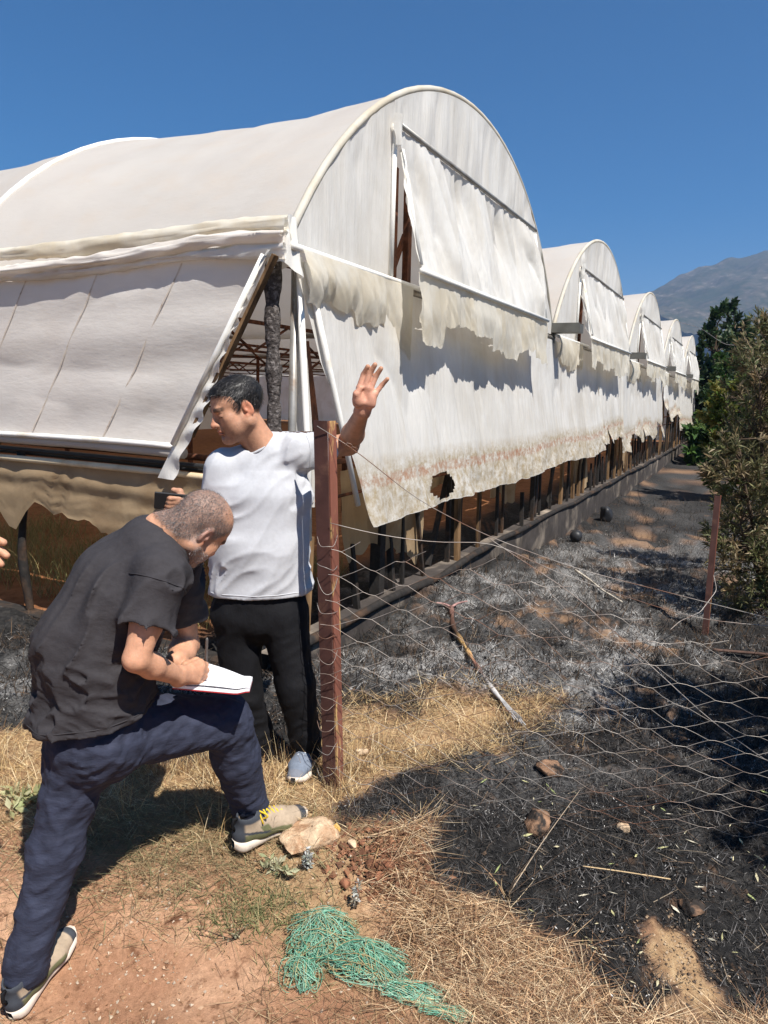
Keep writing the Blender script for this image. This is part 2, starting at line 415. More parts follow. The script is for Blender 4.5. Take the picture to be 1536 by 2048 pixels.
# ================================================================== GREENHOUSE
W, ZG, ZA, NS, DEP = 6.03, 2.50, 4.18, 5, 26.0       # span, gutter height, crown height, spans, length
KT = 0.085                                           # top of the low concrete wall
PLAST = mat('plastic_film', (0.88, 0.86, 0.815), 0.5, 0.3, var=0.05, vscale=1.3, col2=(0.70, 0.655, 0.58), c2scale=1.1, c2th=(0.45, 0.75), bump=0.55, bscale=1.0, bdist=0.03, transl=0.42, bstretch=(9, 5, 1.1), bump2=(26, 0.12, 0.01), streak=((0.70, 0.63, 0.52), 0.45, (6, 4, 0.6), (0.52, 0.75)))
ROOFM = mat('roof_film', (0.60, 0.56, 0.51), 0.55, 0.25, var=0.05, vscale=0.8, col2=(0.54, 0.49, 0.44), c2scale=0.7, c2th=(0.4, 0.75), bump=0.35, bscale=1.0, bdist=0.03, transl=0.30, bstretch=(1.6, 1.1, 3.2), bump2=(30, 0.06, 0.01), streak=((0.60, 0.50, 0.40), 0.45, (1.2, 2.2, 5), (0.5, 0.75)))
SIDEM = mat('side_film', (0.80, 0.755, 0.70), 0.5, 0.3, var=0.05, vscale=0.8, col2=(0.72, 0.66, 0.61), c2scale=0.8, c2th=(0.4, 0.75), bump=0.4, bscale=1.0, bdist=0.03, transl=0.35, bstretch=(1.6, 0.9, 3.6), bump2=(30, 0.06, 0.01), streak=((0.66, 0.58, 0.50), 0.4, (1, 1.6, 3), (0.5, 0.75)))
CREAM = mat('cream_cloth', (0.79, 0.745, 0.65), 0.6, 0.25, var=0.07, vscale=3, col2=(0.72, 0.65, 0.52), c2scale=2.5, bump=0.4, bscale=1.0, bdist=0.014, transl=0.46, bstretch=(9, 6, 3.0), bump2=(30, 0.1, 0.01))
TANC = mat('tan_curtain', (0.40, 0.29, 0.175), 0.7, 0.15, var=0.15, vscale=2, col2=(0.22, 0.14, 0.075), c2scale=2.2, c2th=(0.5, 0.75), bump=0.35, bscale=6, bdist=0.02, transl=0.35)
WHITEP = mat('white_pipe', (0.75, 0.73, 0.68), 0.4, 0.4, var=0.12, vscale=4, col2=(0.5, 0.42, 0.3), c2scale=3, c2th=(0.58, 0.75))
CREAMP = mat('cream_pipe', (0.66, 0.54, 0.36), 0.5, 0.3, var=0.15, vscale=3, col2=(0.42, 0.27, 0.14), c2scale=2.5, c2th=(0.55, 0.75))
GALV = mat('galvanised', (0.34, 0.32, 0.29), 0.45, 0.5, 0.5, var=0.2, vscale=8, col2=(0.22, 0.15, 0.1), c2scale=5, c2th=(0.55, 0.7))
DGALV = mat('dark_galvanised', (0.13, 0.125, 0.11), 0.5, 0.4, 0.3, var=0.2, vscale=8)
RUST = mat('rusty_steel', (0.14, 0.052, 0.026), 0.85, 0.2, var=0.35, vscale=14, col2=(0.06, 0.025, 0.015), c2scale=6, bump=0.3, bscale=80, bdist=0.003)
CHAR = mat('charred_wood', (0.022, 0.019, 0.017), 0.8, 0.25, var=0.4, vscale=20, col2=(0.075, 0.042, 0.024), c2scale=4, c2th=(0.52, 0.7), bump=0.6, bscale=60, bdist=0.006)
BOARD = mat('scorched_board', (0.20, 0.12, 0.06), 0.85, 0.15, var=0.35, vscale=7, col2=(0.05, 0.03, 0.018), c2scale=2.5, c2th=(0.45, 0.62), bump=0.3, bscale=40, bdist=0.004, stretch=(4, 4, 0.6))
BLACKP = mat('black_pipe', (0.02, 0.02, 0.021), 0.55, 0.35, var=0.3, vscale=6)
CONC = mat('sooty_concrete', (0.26, 0.215, 0.17), 0.9, 0.15, var=0.25, vscale=6, col2=(0.055, 0.047, 0.043), c2scale=1.6, c2th=(0.30, 0.50), bump=0.5, bscale=35, bdist=0.008)
CRUST = mat('crusted_bark', (0.07, 0.06, 0.055), 0.95, 0.1, var=0.5, vscale=40, col2=(0.17, 0.15, 0.14), c2scale=45, c2th=(0.5, 0.6), bump=1.0, bscale=50, bdist=0.02)

def hem_material():
    """white film whose dirty hem carries a worn red print stripe"""
    m = PLAST.copy(); m.name = 'wall_film'; n, N, Lk = nodes_of(m)
    P = N['Principled BSDF']; src = P.inputs['Base Color'].links[0].from_socket
    tc = N.new('ShaderNodeTexCoord'); sp = N.new('ShaderNodeSeparateXYZ'); Lk(tc.outputs['Object'], sp.inputs[0])
    at_ = N.new('ShaderNodeAttribute'); at_.attribute_name = 'hem'
    nz = N.new('ShaderNodeTexNoise'); nz.inputs['Scale'].default_value = 16; nz.inputs['Detail'].default_value = 7; nz.inputs['Roughness'].default_value = 0.75; Lk(tc.outputs['Object'], nz.inputs[0])
    def band(a, b, c_, d):
        r = N.new('ShaderNodeValToRGB'); e = r.color_ramp.elements
        e[0].position = a; e[0].color = (0, 0, 0, 1); e[1].position = b; e[1].color = (1, 1, 1, 1)
        q = e.new(c_); q.color = (1, 1, 1, 1); q = e.new(d); q.color = (0, 0, 0, 1); Lk(at_.outputs['Fac'], r.inputs[0]); return r.outputs[0]
    def rampn(a, b):
        r = N.new('ShaderNodeValToRGB'); r.color_ramp.elements[0].position = a; r.color_ramp.elements[1].position = b; Lk(nz.outputs[0], r.inputs[0]); return r.outputs[0]
    def mul(a, b):
        q = N.new('ShaderNodeMath'); q.operation = 'MULTIPLY'; Lk(a, q.inputs[0]); Lk(b, q.inputs[1]); return q.outputs[0]
    def mix(f, a, c_):
        q = N.new('ShaderNodeMix'); q.data_type = 'RGBA'; Lk(f, q.inputs[0]); Lk(a, q.inputs[6]); q.inputs[7].default_value = (*c_, 1); return q.outputs[2]
    col = mix(mul(band(0.70, 0.78, 0.999, 1.0), rampn(0.35, 0.62)), src, (0.50, 0.40, 0.25))
    col = mix(mul(band(0.785, 0.80, 0.835, 0.85), rampn(0.44, 0.66)), col, (0.52, 0.25, 0.17))
    for l in list(n.links):
        if l.from_socket == src and l.to_node.type in ('BSDF_PRINCIPLED', 'BSDF_TRANSLUCENT'): n.links.remove(l)
    for q in N:
        if q.type == 'BSDF_PRINCIPLED': Lk(col, q.inputs['Base Color'])
        if q.type == 'BSDF_TRANSLUCENT': Lk(col, q.inputs[0])
    return m
WALLM = hem_material()

GH = empty('greenhouse', (CORNER[0], CORNER[1], 0), GA)
tag(GH, 'long white plastic multi-span greenhouse with five arched gables and burnt ragged lower edge', 'greenhouse')

RAD = ((W / 2) ** 2 + (ZA - ZG) ** 2) / (2 * (ZA - ZG)); CZ = ZA - RAD
TH = math.asin(W / 2 / RAD)
def arch_z(xl): return CZ + np.sqrt(np.maximum(RAD ** 2 - (xl - W / 2) ** 2, 0))
def arch_pt(k, s_, y, dr=0.0):
    th = -TH + 2 * TH * s_
    return np.array([k * W + W / 2 + (RAD + dr) * math.sin(th), y, CZ + (RAD + dr) * math.cos(th)])
def folds(x, z, seed, fr=4.0, amp=0.02, slant=0.15):
    """hanging folds running down a sheet"""
    q = x + slant * z
    n1 = noise2(q * fr, z * 0.5, seed); n2 = noise2(q * fr * 2.7, z * 0.8 + 5, seed + 1); n3 = noise2(q * fr * 6.5, z * 1.2, seed + 2)
    ridge = 1 - np.abs(2 * n2 - 1)
    return amp * (1.2 * (n1 - 0.5) + 0.7 * (ridge ** 3 - 0.3) + 0.3 * (n3 - 0.5))

RIBS = [0.0, 3.1, 6.2, 9.3, 12.4, 15.5, 18.6, 21.7, 24.8]
def tubeobj(name, pts, r, m, parent, n=8):
    return MB().tube(pts, r, n).build(name, m, parent)

def sub(lo, hi, t): return lo + (hi - lo) * t

for k in range(NS):
    # ---- roof film: sags a little between its ribs
    def roof(u, v, k=k):
        y = -0.02 + (v ** 1.5) * DEP; th = -TH * 1.0 + 2 * TH * u
        ph = np.interp(y, RIBS, np.arange(len(RIBS))); fr = ph - np.floor(ph)
        sag = -0.07 * np.sin(math.pi * fr) * np.cos(th * 0.5)
        wr = (fbm2(u * 6 + y * 0.4, y * 0.9 + k * 7, 200 + k, 3) - 0.5) * 0.03 + folds(y * 1.0, u * 6, 210 + k, 0.5, 0.022, 0.3)
        r = RAD + 0.012 + sag + wr * np.minimum(1, 6 * fr * (1 - fr))
        return k * W + W / 2 + r * np.sin(th), y, CZ + r * np.cos(th)
    sheet('roof_cover', 60, 130 if k == 0 else 50, roof, ROOFM, GH)
    # ---- ribs under the film, the front one wrapped in a film-clamp strip
    for j, y in enumerate(RIBS[:(6 if k == 0 else 1)]):
        pts = [arch_pt(k, s_, y, 0.018 if j else 0.01) for s_ in np.linspace(0, 1, 33)]
        tubeobj('arch_rib', pts, 0.026 if j == 0 else 0.022, WHITEP if j else CREAM, GH)
    # ---- gable film in three pieces round the vent
    x0, x1, zt = 1.27, 4.70, 3.555
    def gl(u, v, k=k, a=0.02, b=x0):
        x = sub(a, b, u); zt_ = arch_z(x) - 0.01; z = sub(ZG + 0.01, zt_, v)
        return k * W + x, -0.015 + folds(x, z, 220 + k, 3.0, 0.03) * np.sin(math.pi * u), z
    sheet('gable_film', 34, 30, gl, PLAST, GH)
    sheet('gable_film', 34, 30, lambda u, v, k=k: gl(u, v, k, x1, W - 0.02), PLAST, GH)
    def gt(u, v, k=k):
        x = sub(x0, x1, u); z = sub(zt, arch_z(x) - 0.01, v)
        return k * W + x, -0.02 + folds(x, z, 230 + k, 4.5, 0.045, 0.05) * np.sin(math.pi * np.clip(v * 0.9 + 0.1, 0, 1)), z
    sheet('gable_film', 90, 20, gt, PLAST, GH)
    # ---- vent flap hung from its rail and held out at the foot
    ZB = 2.56; OUT = 0.20
    def flap(u, v, k=k):
        x = sub(x0 + 0.02, x1 + 0.05, u); z = sub(zt - 0.02, ZB, v)
        y = -0.05 - OUT * v + (folds(x, z, 240 + k, 2.6, 0.10, 0.35) + folds(x, z, 246 + k, 6.0, 0.03, 0.3)) * np.minimum(1, 5 * v * (1.02 - v) + 0.1) + 0.02 * (noise2(x * 26, v * 0, 248 + k) - 0.5) * np.maximum(0, 1 - 5 * v)
        return k * W + x, y, z
    fl = sheet('vent_flap', 150, 34, flap, PLAST, GH)
    tubeobj('rail', [(k * W + x0 - 0.03, -0.055, zt), (k * W + x1 + 0.1, -0.055, zt)], 0.019, GALV, fl)
    tubeobj('rail', [(k * W + x0 + 0.01, -0.05 - OUT - 0.02, ZB), (k * W + x1 + 0.08, -0.05 - OUT - 0.02, ZB)], 0.021, WHITEP, fl)
    tubeobj('edge_pipe', [(k * W + x0 + 0.05, -0.065, zt - 0.16), (k * W + x0 + 0.02, -0.06 - OUT, ZB + 0.04)], 0.017, WHITEP, fl)
    tubeobj('edge_pipe', [(k * W + x1 + 0.05, -0.065, zt - 0.05), (k * W + x1 + 0.05, -0.06 - OUT, ZB)], 0.015, WHITEP, fl)
    def lappet(u, v, k=k):
        z = sub(zt - 0.16, ZB + 0.06, v); x = x0 + 0.045 - 0.025 * v - u * (0.018 + 0.03 * noise2(v * 6, u * 0, 250 + k)) * np.minimum(1, 3 * v)
        y = -0.065 - OUT * 0.98 * v + 0.012 * u + 0.02 * (noise2(v * 9, u * 2, 251 + k) - 0.5)
        return k * W + x, y, z
    sheet('edge_strip', 6, 26, lappet, PLAST, fl)
    def skirt(u, v, k=k, a=x0 + 0.0, b=x1 + 0.15, zt_=2.55, yo=-0.05 - OUT - 0.005, sd=260):
        x = sub(a, b, u)
        cell = np.floor(x * 1.9 + 1.2 * noise2(x * 1.1, x * 0, sd + 9)); ln = 0.20 + 0.20 * noise2(cell * 3.7 + k * 5, x * 0, sd + k) + 0.10 * noise2(x * 1.3 + k * 5, x * 0, sd + 4 + k) + 0.05 * (noise2(x * 9 + k, x * 0, sd + 1 + k) - 0.5) + 0.022 * (noise2(x * 30, x * 0, sd + 2) - 0.4)
        ln = ln + 0.10 * sstep(0.8, 1.0, u)
        z = zt_ - ln * v
        y = yo + (folds(x, z, sd + 3 + k, 4.0, 0.040, 0.25) + folds(x, z * 2, sd + 6 + k, 8.0, 0.014, 0.5) - 0.008) * np.minimum(1, v * 2.0) + 0.05 * v * (noise2(x * 2.1, v * 2, sd + 8 + k) - 0.6)
        return k * W + x, y, z
    sheet('flap_skirt', 260, 16, skirt, CREAM, fl)
    # ---- sill pipe, window posts and the short skirt beside the corner
    tubeobj('sill_pipe', [(k * W - 0.02, -0.06, ZG), (k * W + x0 + 0.75, -0.06, ZG)], 0.02, WHITEP, GH)
    tubeobj('sill_pipe', [(k * W + x0, -0.01, ZG - 0.03), (k * W + W, -0.01, ZG - 0.03)], 0.028, GALV, GH)
    tubeobj('window_post', [(k * W + x0, -0.03, ZG), (k * W + x0 + 0.0, -0.03, zt)], 0.02, WHITEP, GH)
    tubeobj('window_post', [(k * W + x1, 0.0, ZG), (k * W + x1, 0.0, zt)], 0.02, WHITEP, GH)
    def skirt2(u, v, k=k):
        x, y, z = skirt(u, v, 0, 0.06, x0 + 0.30, 2.50, -0.075, 270 + 7 * k); return x + k * W, y - 0.05 * np.sin(math.pi * v) * (1 - u), z
    sheet('sill_skirt', 110, 16, skirt2, CREAM, GH)
    # ---- rusty frame seen through the vent opening
    fr = MB(); X0 = k * W
    sp_ = 0.25 * (3.558 + X0 + x0) / 2.485
    for q_, w_ in ((0.10, 0.05), (0.36, 0.07)): fr.bar((X0 + x0 + sp_ + q_, 0.25, ZG - 0.1), (X0 + x0 + sp_ + q_ - 0.02, 0.25, ZG + 0.95), w_, 0.05, (0, 1, 0))
    fr.bar((X0 + x0 + sp_ + 0.10, 0.28, ZG + 0.10), (X0 + x0 + sp_ + 0.36, 0.28, ZG + 0.50), 0.035, 0.035, (0, 1, 0))
    fr.bar((X0 + x0 + sp_ + 0.10, 0.31, ZG + 0.32), (X0 + x0 + sp_ + 0.30, 0.31, ZG - 0.02), 0.035, 0.035, (0, 1, 0))
    fr.bar((X0 + 0.05, 0.22, ZG - 0.02), (X0 + W - 0.05, 0.22, ZG - 0.02), 0.05, 0.05)
    fr.build('vent_frame', RUST, GH, False)
    # cloth bunched over the head of the window post
    def knot(u, v, k=k):
        z = sub(zt + 0.05, zt - 0.15, v); x = x0 - 0.02 + 0.10 * (u - 0.5) * (1.1 - 0.7 * v)
        return k * W + x, -0.045 - 0.035 * np.sin(math.pi * u) - 0.02 * noise2(u * 5, v * 4, 280 + k), z
    sheet('post_wrap', 10, 12, knot, PLAST, GH)

# ---- gutter ends that stick out between the spans
for k in range(1, NS):
    g = MB(); x = k * W
    g.box((x, -0.14, ZG + 0.035), (0.10, 0.24, 0.006)); g.box((x - 0.10, -0.14, ZG + 0.09), (0.006, 0.24, 0.06)); g.box((x + 0.10, -0.14, ZG + 0.09), (0.006, 0.24, 0.06))
    g.box((x, -0.375, ZG + 0.085), (0.095, 0.006, 0.05)); g.bar((x, -0.02, ZG - 0.1), (x, -0.02, ZG + 0.03), 0.05, 0.05)
    g.build('gutter_end', DGALV, GH, False)
    tubeobj('gutter', [(x, 0.1, ZG + 0.05), (x, DEP, ZG + 0.05)], 0.07, GALV, GH)

# ---- front wall film: one long first sheet, then shorter torn ones
def wall_sheet(xa, xb, seed, zb=0.79, rag=0.05, lean=0.17, xl=0.0, hole=None, nu=200, curl=0.02):
    def fn(u, v):
        shift = xl * (1 - u) ** 6
        x = sub(xa, xb, u) + shift * v
        hem = zb + rag * (noise2(x * 1.1, x * 0, seed) - 0.5) * 2 + rag * 0.5 * (noise2(x * 6, x * 0, seed + 1) - 0.5) + 0.008 * noise2(x * 22, x * 0, seed + 5)
        z = sub(2.44, hem, v)
        y = -0.03 - lean * v ** 1.3 + folds(x, z, seed + 2, 1.3, 0.045, 0.32) * np.minimum(1, 2.5 * v) + folds(x, z, seed + 9, 5.0, 0.010, 0.32)
        y = y - curl * sstep(0.8, 1, v) * noise2(x * 3, v * 3, seed + 4) + 0.03 * sstep(0.75, 1.0, v) * (noise2(x * 9, z * 9, seed + 7) - 0.5)
        return x, y, z
    keep = None
    if hole is not None:
        def keep(u, v):
            x, y, z = fn(u, v); k_ = np.ones(u.shape, bool)
            for hx, hz, rx, rz in hole:
                d = ((x - hx) / rx) ** 2 + ((z - hz) / rz) ** 2 + 0.5 * (noise2(x * 9, z * 9, seed + 8) - 0.5); k_ &= d > 1
            return k_
    return sheet('wall_film', nu, 60, fn, WALLM, GH, keep, attrs={'hem': lambda u, v: v})
wall_sheet(0.02, 9.35, 300, 0.80, 0.035, 0.19, 0.72, hole=[(2.05, 0.945, 0.25, 0.105)], nu=420)
wall_sheet(9.20, 11.6, 320, 0.95, 0.10, 0.12, hole=[(9.9, 1.0, 0.05, 0.3)], nu=120, curl=0.08)
wall_sheet(11.4, 14.4, 330, 0.80, 0.16, 0.14, hole=[(13.0, 0.75, 0.5, 0.2)], nu=120, curl=0.1)
wall_sheet(14.3, 18.6, 340, 0.75, 0.14, 0.12, hole=[(17.6, 0.8, 0.5, 0.3)], nu=120, curl=0.1)
wall_sheet(18.5, 23.6, 350, 1.30, 0.25, 0.12, nu=120, curl=0.1)
wall_sheet(23.4, 30.1, 360, 0.70, 0.16, 0.14, nu=120, curl=0.1)

# ---- inner lining left hanging below the hem
def lining(xa, xb, zt_, ln, yo, seed, m=TANC, nu=80):
    def fn(u, v):
        x = sub(xa, xb, u)
        l = ln * (0.55 + 0.9 * noise2(x * 2.2, x * 0, seed)) + 0.10 * (noise2(x * 8, x * 0, seed + 1) - 0.5) * (ln > 0.2)
        l = l * sstep(-0.02, 0.10, u) * sstep(-0.02, 0.10, 1 - u)
        z = zt_ - l * v
        return x, yo + folds(x, z, seed + 2, 3.0, 0.07, 0.1), z
    return sheet('inner_lining', nu, 16, fn, m, GH)
lining(0.75, 2.4, 1.15, 0.72, 0.06, 400)
lining(2.5, 3.3, 1.1, 0.45, 0.20, 410); lining(4.3, 5.3, 1.1, 0.75, 0.12, 420); lining(8.4, 9.6, 1.2, 0.9, 0.1, 430)
lining(12.4, 13.4, 1.3, 1.0, 0.05, 440); lining(20.0, 21.0, 1.3, 0.8, 0.1, 450)

# ---- low concrete wall, burnt sill pole, stakes
def lowwall(u, v):
    x = -0.1 + u * (NS * W + 0.4); pr = np.array([[-0.10, -0.75], [-0.10, 0.075], [-0.07, KT], [0.12, KT], [0.12, -0.6]])
    i = np.clip((v * 4).round().astype(int), 0, 4); n_ = (fbm2(x * 6, v * 9, 470, 3) - 0.5) * 0.02
    return x, pr[i, 0] + n_, pr[i, 1] + n_ * 0.7
sheet('concrete_base', 260, 5, lowwall, CONC, GH).data.shade_flat() if hasattr(bpy.types.Mesh, 'shade_flat') else None
xs = np.linspace(-0.2, NS * W, 160)
tubeobj('sill_pole', np.stack([xs, -0.11 + 0.03 * (noise2(xs * 1.7, xs * 0, 480) - 0.5), KT + 0.02 + 0.05 * (noise2(xs * 0.9, xs * 0, 481) - 0.5)], 1), 0.026 + 0.012 * noise2(xs * 4, xs * 0, 482), CHAR, GH)
rs = random.Random(5)
x = 0.35; i = 0
while x < NS * W:
    s_ = MB(); dark = rs.random() < 0.62; w = rs.uniform(0.03, 0.05) if dark else rs.uniform(0.06, 0.11)
    lean = rs.uniform(-0.05, 0.05); y = rs.uniform(0.0, 0.08)
    s_.bar((x, y, KT - 0.05), (x + lean * rs.choice((1, 1, 3)), y + 0.03, rs.choice((rs.uniform(0.5, 0.85), rs.uniform(1.2, 2.3), rs.uniform(1.2, 2.3)))), w, rs.uniform(0.025, 0.045), (0, 1, 0))
    s_.build('stake', CHAR if dark else BOARD, GH, False)
    x += (rs.uniform(0.12, 0.75) if x < 7 else rs.uniform(0.08, 0.5)); i += 1
for x in (1.45, 3.15, 6.03, 9.0, 12.06, 18.09, 24.12):
    MB().bar((x, 0.10, -0.1), (x, 0.10, ZG), 0.09, 0.09, (0, 1, 0)).build('front_post', CHAR, GH, False)
for x, dx in ((2.55, 0.55), (6.9, 0.5), (11.0, -0.6)):
    MB().bar((x, 0.13, 0.1), (x + dx, 0.13, 1.25), 0.05, 0.04, (0, 1, 0)).build('brace', CHAR, GH, False)
xs = np.linspace(0.0, NS * W, 120)
for zz, rr in ((1.22, 0.018), (0.98, 0.012)):
    tubeobj('girt_pipe', np.stack([xs, 0.02 + 0 * xs, zz + 0.02 * (noise2(xs, xs * 0, 490) - 0.5)], 1), rr, RUST, GH)

# ---- the corner: crusted post, pipes, rusty angle
zs = np.linspace(-0.1, 2.45, 90)
MB().tube(np.stack([0.05 + 0.012 * np.sin(zs * 5), 0.12 + 0 * zs, zs], 1), 0.030 + 0.018 * noise2(zs * 14, zs * 0, 500) + 0.012 * noise2(zs * 40, zs * 0, 501), 12).build('corner_post', CRUST, GH)
tubeobj('corner_pipe', [(0.16, 0.04, 2.40), (0.15, 0.05, 1.3), (0.14, 0.08, 0.6)], 0.026, GALV, GH)
tubeobj('corner_pipe', [(0.10, -0.02, 2.46), (0.215, -0.03, 1.25), (0.25, -0.02, 0.75)], 0.021, WHITEP, GH)
tubeobj('corner_pipe', [(0.12, -0.06, 2.44), (0.40, -0.14, 1.55), (0.60, -0.18, 0.95)], 0.019, WHITEP, GH)
q = MB(); q.bar((0.36, 0.10, 2.0), (0.62, 0.06, 0.75), 0.075, 0.012, (0, 1, 0)); q.bar((0.39, 0.13, 2.0), (0.65, 0.09, 0.75), 0.012, 0.06, (0, 1, 0)); q.build('rusty_brace', RUST, GH, False)
def cstrip(u, v):
    z = sub(2.46, 0.95, v); x = 0.13 + 0.10 * v + 0.10 * u * (0.4 + v); return x, 0.02 + 0.03 * np.sin(u * 9 + v * 3) + 0.02 * noise2(u * 3, v * 8, 510), z
sheet('corner_strip', 14, 30, cstrip, PLAST, GH)
def cknot(u, v):
    th = u * 2 * math.pi; r = 0.035 + 0.05 * v + 0.016 * np.sin(5 * th + 3 * v) + 0.03 * noise2(np.cos(th) * 2 + 5, v * 3 + np.sin(th) * 2, 515)
    return 0.02 + r * np.cos(th) * 0.9, 0.02 + r * np.sin(th), 2.67 - 0.30 * v + 0.04 * np.sin(2 * th + 1) * v
sheet('corner_bundle', 30, 14, cknot, PLAST, GH)

# ---- the long side: rolled eave film, slanting side film, pipes, scorched curtain
ys = np.concatenate([np.linspace(-0.05, 4, 160), np.linspace(4.1, DEP, 80)])
def roll(path, r, amp, m, seed, n=18):
    """loosely rolled film: a crumpled tube along path"""
    P = np.asarray(path, float); k = len(P); th = np.linspace(0, 2 * math.pi, n); L = P[:, 1]
    A, Lg = np.meshgrid(th, L, indexing='ij'); tw = A * 1.6 + Lg * 1.1
    rr_ = r * (1 + amp * (1.6 * noise2(np.cos(A) * 1.2 + Lg * 2.3, np.sin(A) * 1.2 + Lg * .6, seed) - .8) + amp * .8 * ((1 - np.abs(2 * noise2(np.cos(tw) * 2.5 + Lg * 1.3, np.sin(tw) * 2.5 + Lg * .4, seed + 1) - 1)) ** 2 - .35))
    X = P[:, 0][None] + rr_ * np.cos(A) * .8; Z = P[:, 2][None] + rr_ * np.sin(A) * 1.25; Y_ = np.broadcast_to(L[None], X.shape)
    return mkmesh('eave_roll', np.stack([X, Y_, Z], -1).reshape(-1, 3), grid_faces(n, k), m, GH)
roll(np.stack([-0.07 + 0.035 * (noise2(ys * 2.5, ys * 0, 520) - 0.5), ys, ZG + 0.12 - 0.05 * sstep(0, 2.5, ys) + 0.03 * (noise2(ys * 0.8, ys * 0, 521) - 0.5)], 1), 0.030, 0.75, CREAM, 522)
roll(np.stack([-0.10 + 0 * ys, ys, ZG + 0.05 - 0.10 * sstep(0.2, 1.8, ys) + 0.02 * np.sin(ys)], 1), 0.026, 0.9, SIDEM, 525)
roll(np.stack([-0.08 + 0 * ys, ys, ZG - 0.02 - 0.05 * sstep(0.2, 2.4, ys)], 1), 0.024, 0.9, PLAST, 528)
SH = 0.60
def sidef(u, v):
    z = sub(2.46, 1.325, v); y = 0.08 + (DEP - 2) * u ** 1.6 + SH * (2.46 - z)
    x = -0.05 - 0.05 * v + folds(y - SH * (2.46 - z), z * 3, 530, 0.6, 0.02, 0.1) + 0.010 * np.sin(z * 17 + y * 1.2 + 2 * noise2(y, z, 531)) * np.exp(-np.maximum(y - SH * (2.46 - z), 0) * 0.5) * np.minimum(1, 4 * v)
    return x, y, z
sheet('side_film', 240, 60, sidef, SIDEM, GH)
SEAM = mat('seam_tape', (0.60, 0.53, 0.45), 0.6, 0.2, var=0.15, vscale=9, col2=(0.36, 0.27, 0.2), c2scale=14, c2th=(0.55, 0.7), transl=0.2)
for j, y0 in enumerate((0.72, 1.42, 2.12, 2.82, 3.6, 4.5)):
    zz = np.linspace(2.44, 1.35, 24)
    y = y0 + SH * (2.46 - zz)
    vv = (2.46 - zz) / (2.46 - 1.325)
    xx = -0.05 - 0.05 * vv + folds(y - SH * (2.46 - zz), zz * 3, 530, 0.6, 0.02, 0.1) - 0.004
    s_ = MB(); w_ = 0.006
    s_.add(np.concatenate([np.stack([xx, y - w_, zz], 1), np.stack([xx - 0.002, y + w_, zz], 1)]), grid_faces(2, 24)); s_.build('film_seam', SEAM, GH)
def flange(u, v):
    z = sub(2.47, 1.12, v); e = 0.05 + SH * (2.47 - z)
    y = e - u * (0.03 + 0.10 * sstep(0, 1, v) * (0.6 + 0.8 * noise2(v * 7, v * 0, 540))) + 0.06 * sstep(0.86, 1, v) * 0
    x = -0.11 - 0.05 * v + 0.03 * np.sin(v * 60 + 3 * noise2(v * 9, u, 541)) * u * (1 - 0.6 * v) - 0.02 * u
    return x, y, z
sheet('side_flange', 10, 90, flange, PLAST, GH)
tubeobj('side_edge_pipe', [(-0.13, 0.06, 2.44), (-0.17, 0.06 + SH * 1.10, 1.34)], 0.017, WHITEP, GH)
MB().bar((-0.10, 0.00, 2.44), (-0.13, -0.02 + SH * 1.05, 1.39), 0.05, 0.02).build('side_edge_board', BOARD, GH, False)
ys = np.linspace(0.70, DEP, 120)
tubeobj('side_rail', np.stack([-0.13 + 0 * ys, ys, 1.315 + 0.012 * np.sin(ys * 1.3)], 1), 0.019, WHITEP, GH)
tubeobj('side_rail', np.stack([-0.09 + 0 * ys, ys, 1.275 + 0.010 * np.sin(ys)], 1), 0.03 + 0.01 * noise2(ys * 3, ys * 0, 545), ROOFM, GH)
ys = np.linspace(0.05, DEP, 120)
tubeobj('black_hose', np.stack([-0.02 + 0 * ys, ys, 1.20 + 0 * ys], 1), 0.017, BLACKP, GH)
tubeobj('black_hose', np.stack([0.06 + 0 * ys, ys, 1.165 + 0 * ys], 1), 0.017, BLACKP, GH)
tubeobj('rust_girt', np.stack([0.10 + 0 * ys, ys, 1.24 + 0 * ys], 1), 0.022, RUST, GH)
tubeobj('side_pole', np.stack([-0.06 + 0.01 * np.sin(ys * 2), ys, 1.13 + 0.01 * np.sin(ys * 1.1)], 1), 0.023, CREAMP, GH)
def curtain(u, v):
    y = 0.15 + (DEP - 1) * u ** 1.8
    ln = 0.40 + 0.13 * (noise2(y * 2.3, y * 0, 550) - 0.5) * 2 + 0.06 * (noise2(y * 9, y * 0, 551) - 0.5) + 0.04 * noise2(y * 30, y * 0, 552) + 0.16 * np.exp(-((y - 2.42) / 0.13) ** 2)
    ln = np.where(y > 2.75, 0.25 + 0.2 * noise2(y, y * 0, 553), ln)
    z = 1.12 - ln * v
    x = -0.06 + 0.03 * np.sin(z * 40 + 4 * noise2(y * 1.5, z * 3, 554)) * (1 - v) * 0.35 + folds(y, z, 555, 2.2, 0.030, 0.8) + 0.3 * folds(y * 0.4, z * 14, 558, 2.0, 0.03, 0.2) * np.minimum(1, 2 * v)
    return x, y, z
sheet('scorched_curtain', 260, 26, curtain, TANC, GH)
for j, y in enumerate((0.45, 1.25, 2.42, 3.6, 5.0, 6.2, 7.6, 9.3, 12.4)):
    zt_ = rs.uniform(0.9, 1.2)
    zs = np.linspace(-0.25, zt_, 14)
    MB().tube(np.stack([0.02 + 0.012 * np.sin(zs * 7 + j), y + 0.02 * np.sin(zs * 4), zs], 1), 0.026 + 0.01 * noise2(zs * 6, zs * 0, 560 + j), 8).build('side_stake', CHAR, GH)
MB().box((0.0, DEP / 2, -0.22), (0.07, DEP / 2, 0.16)).build('side_kerb', CHAR, GH, False)

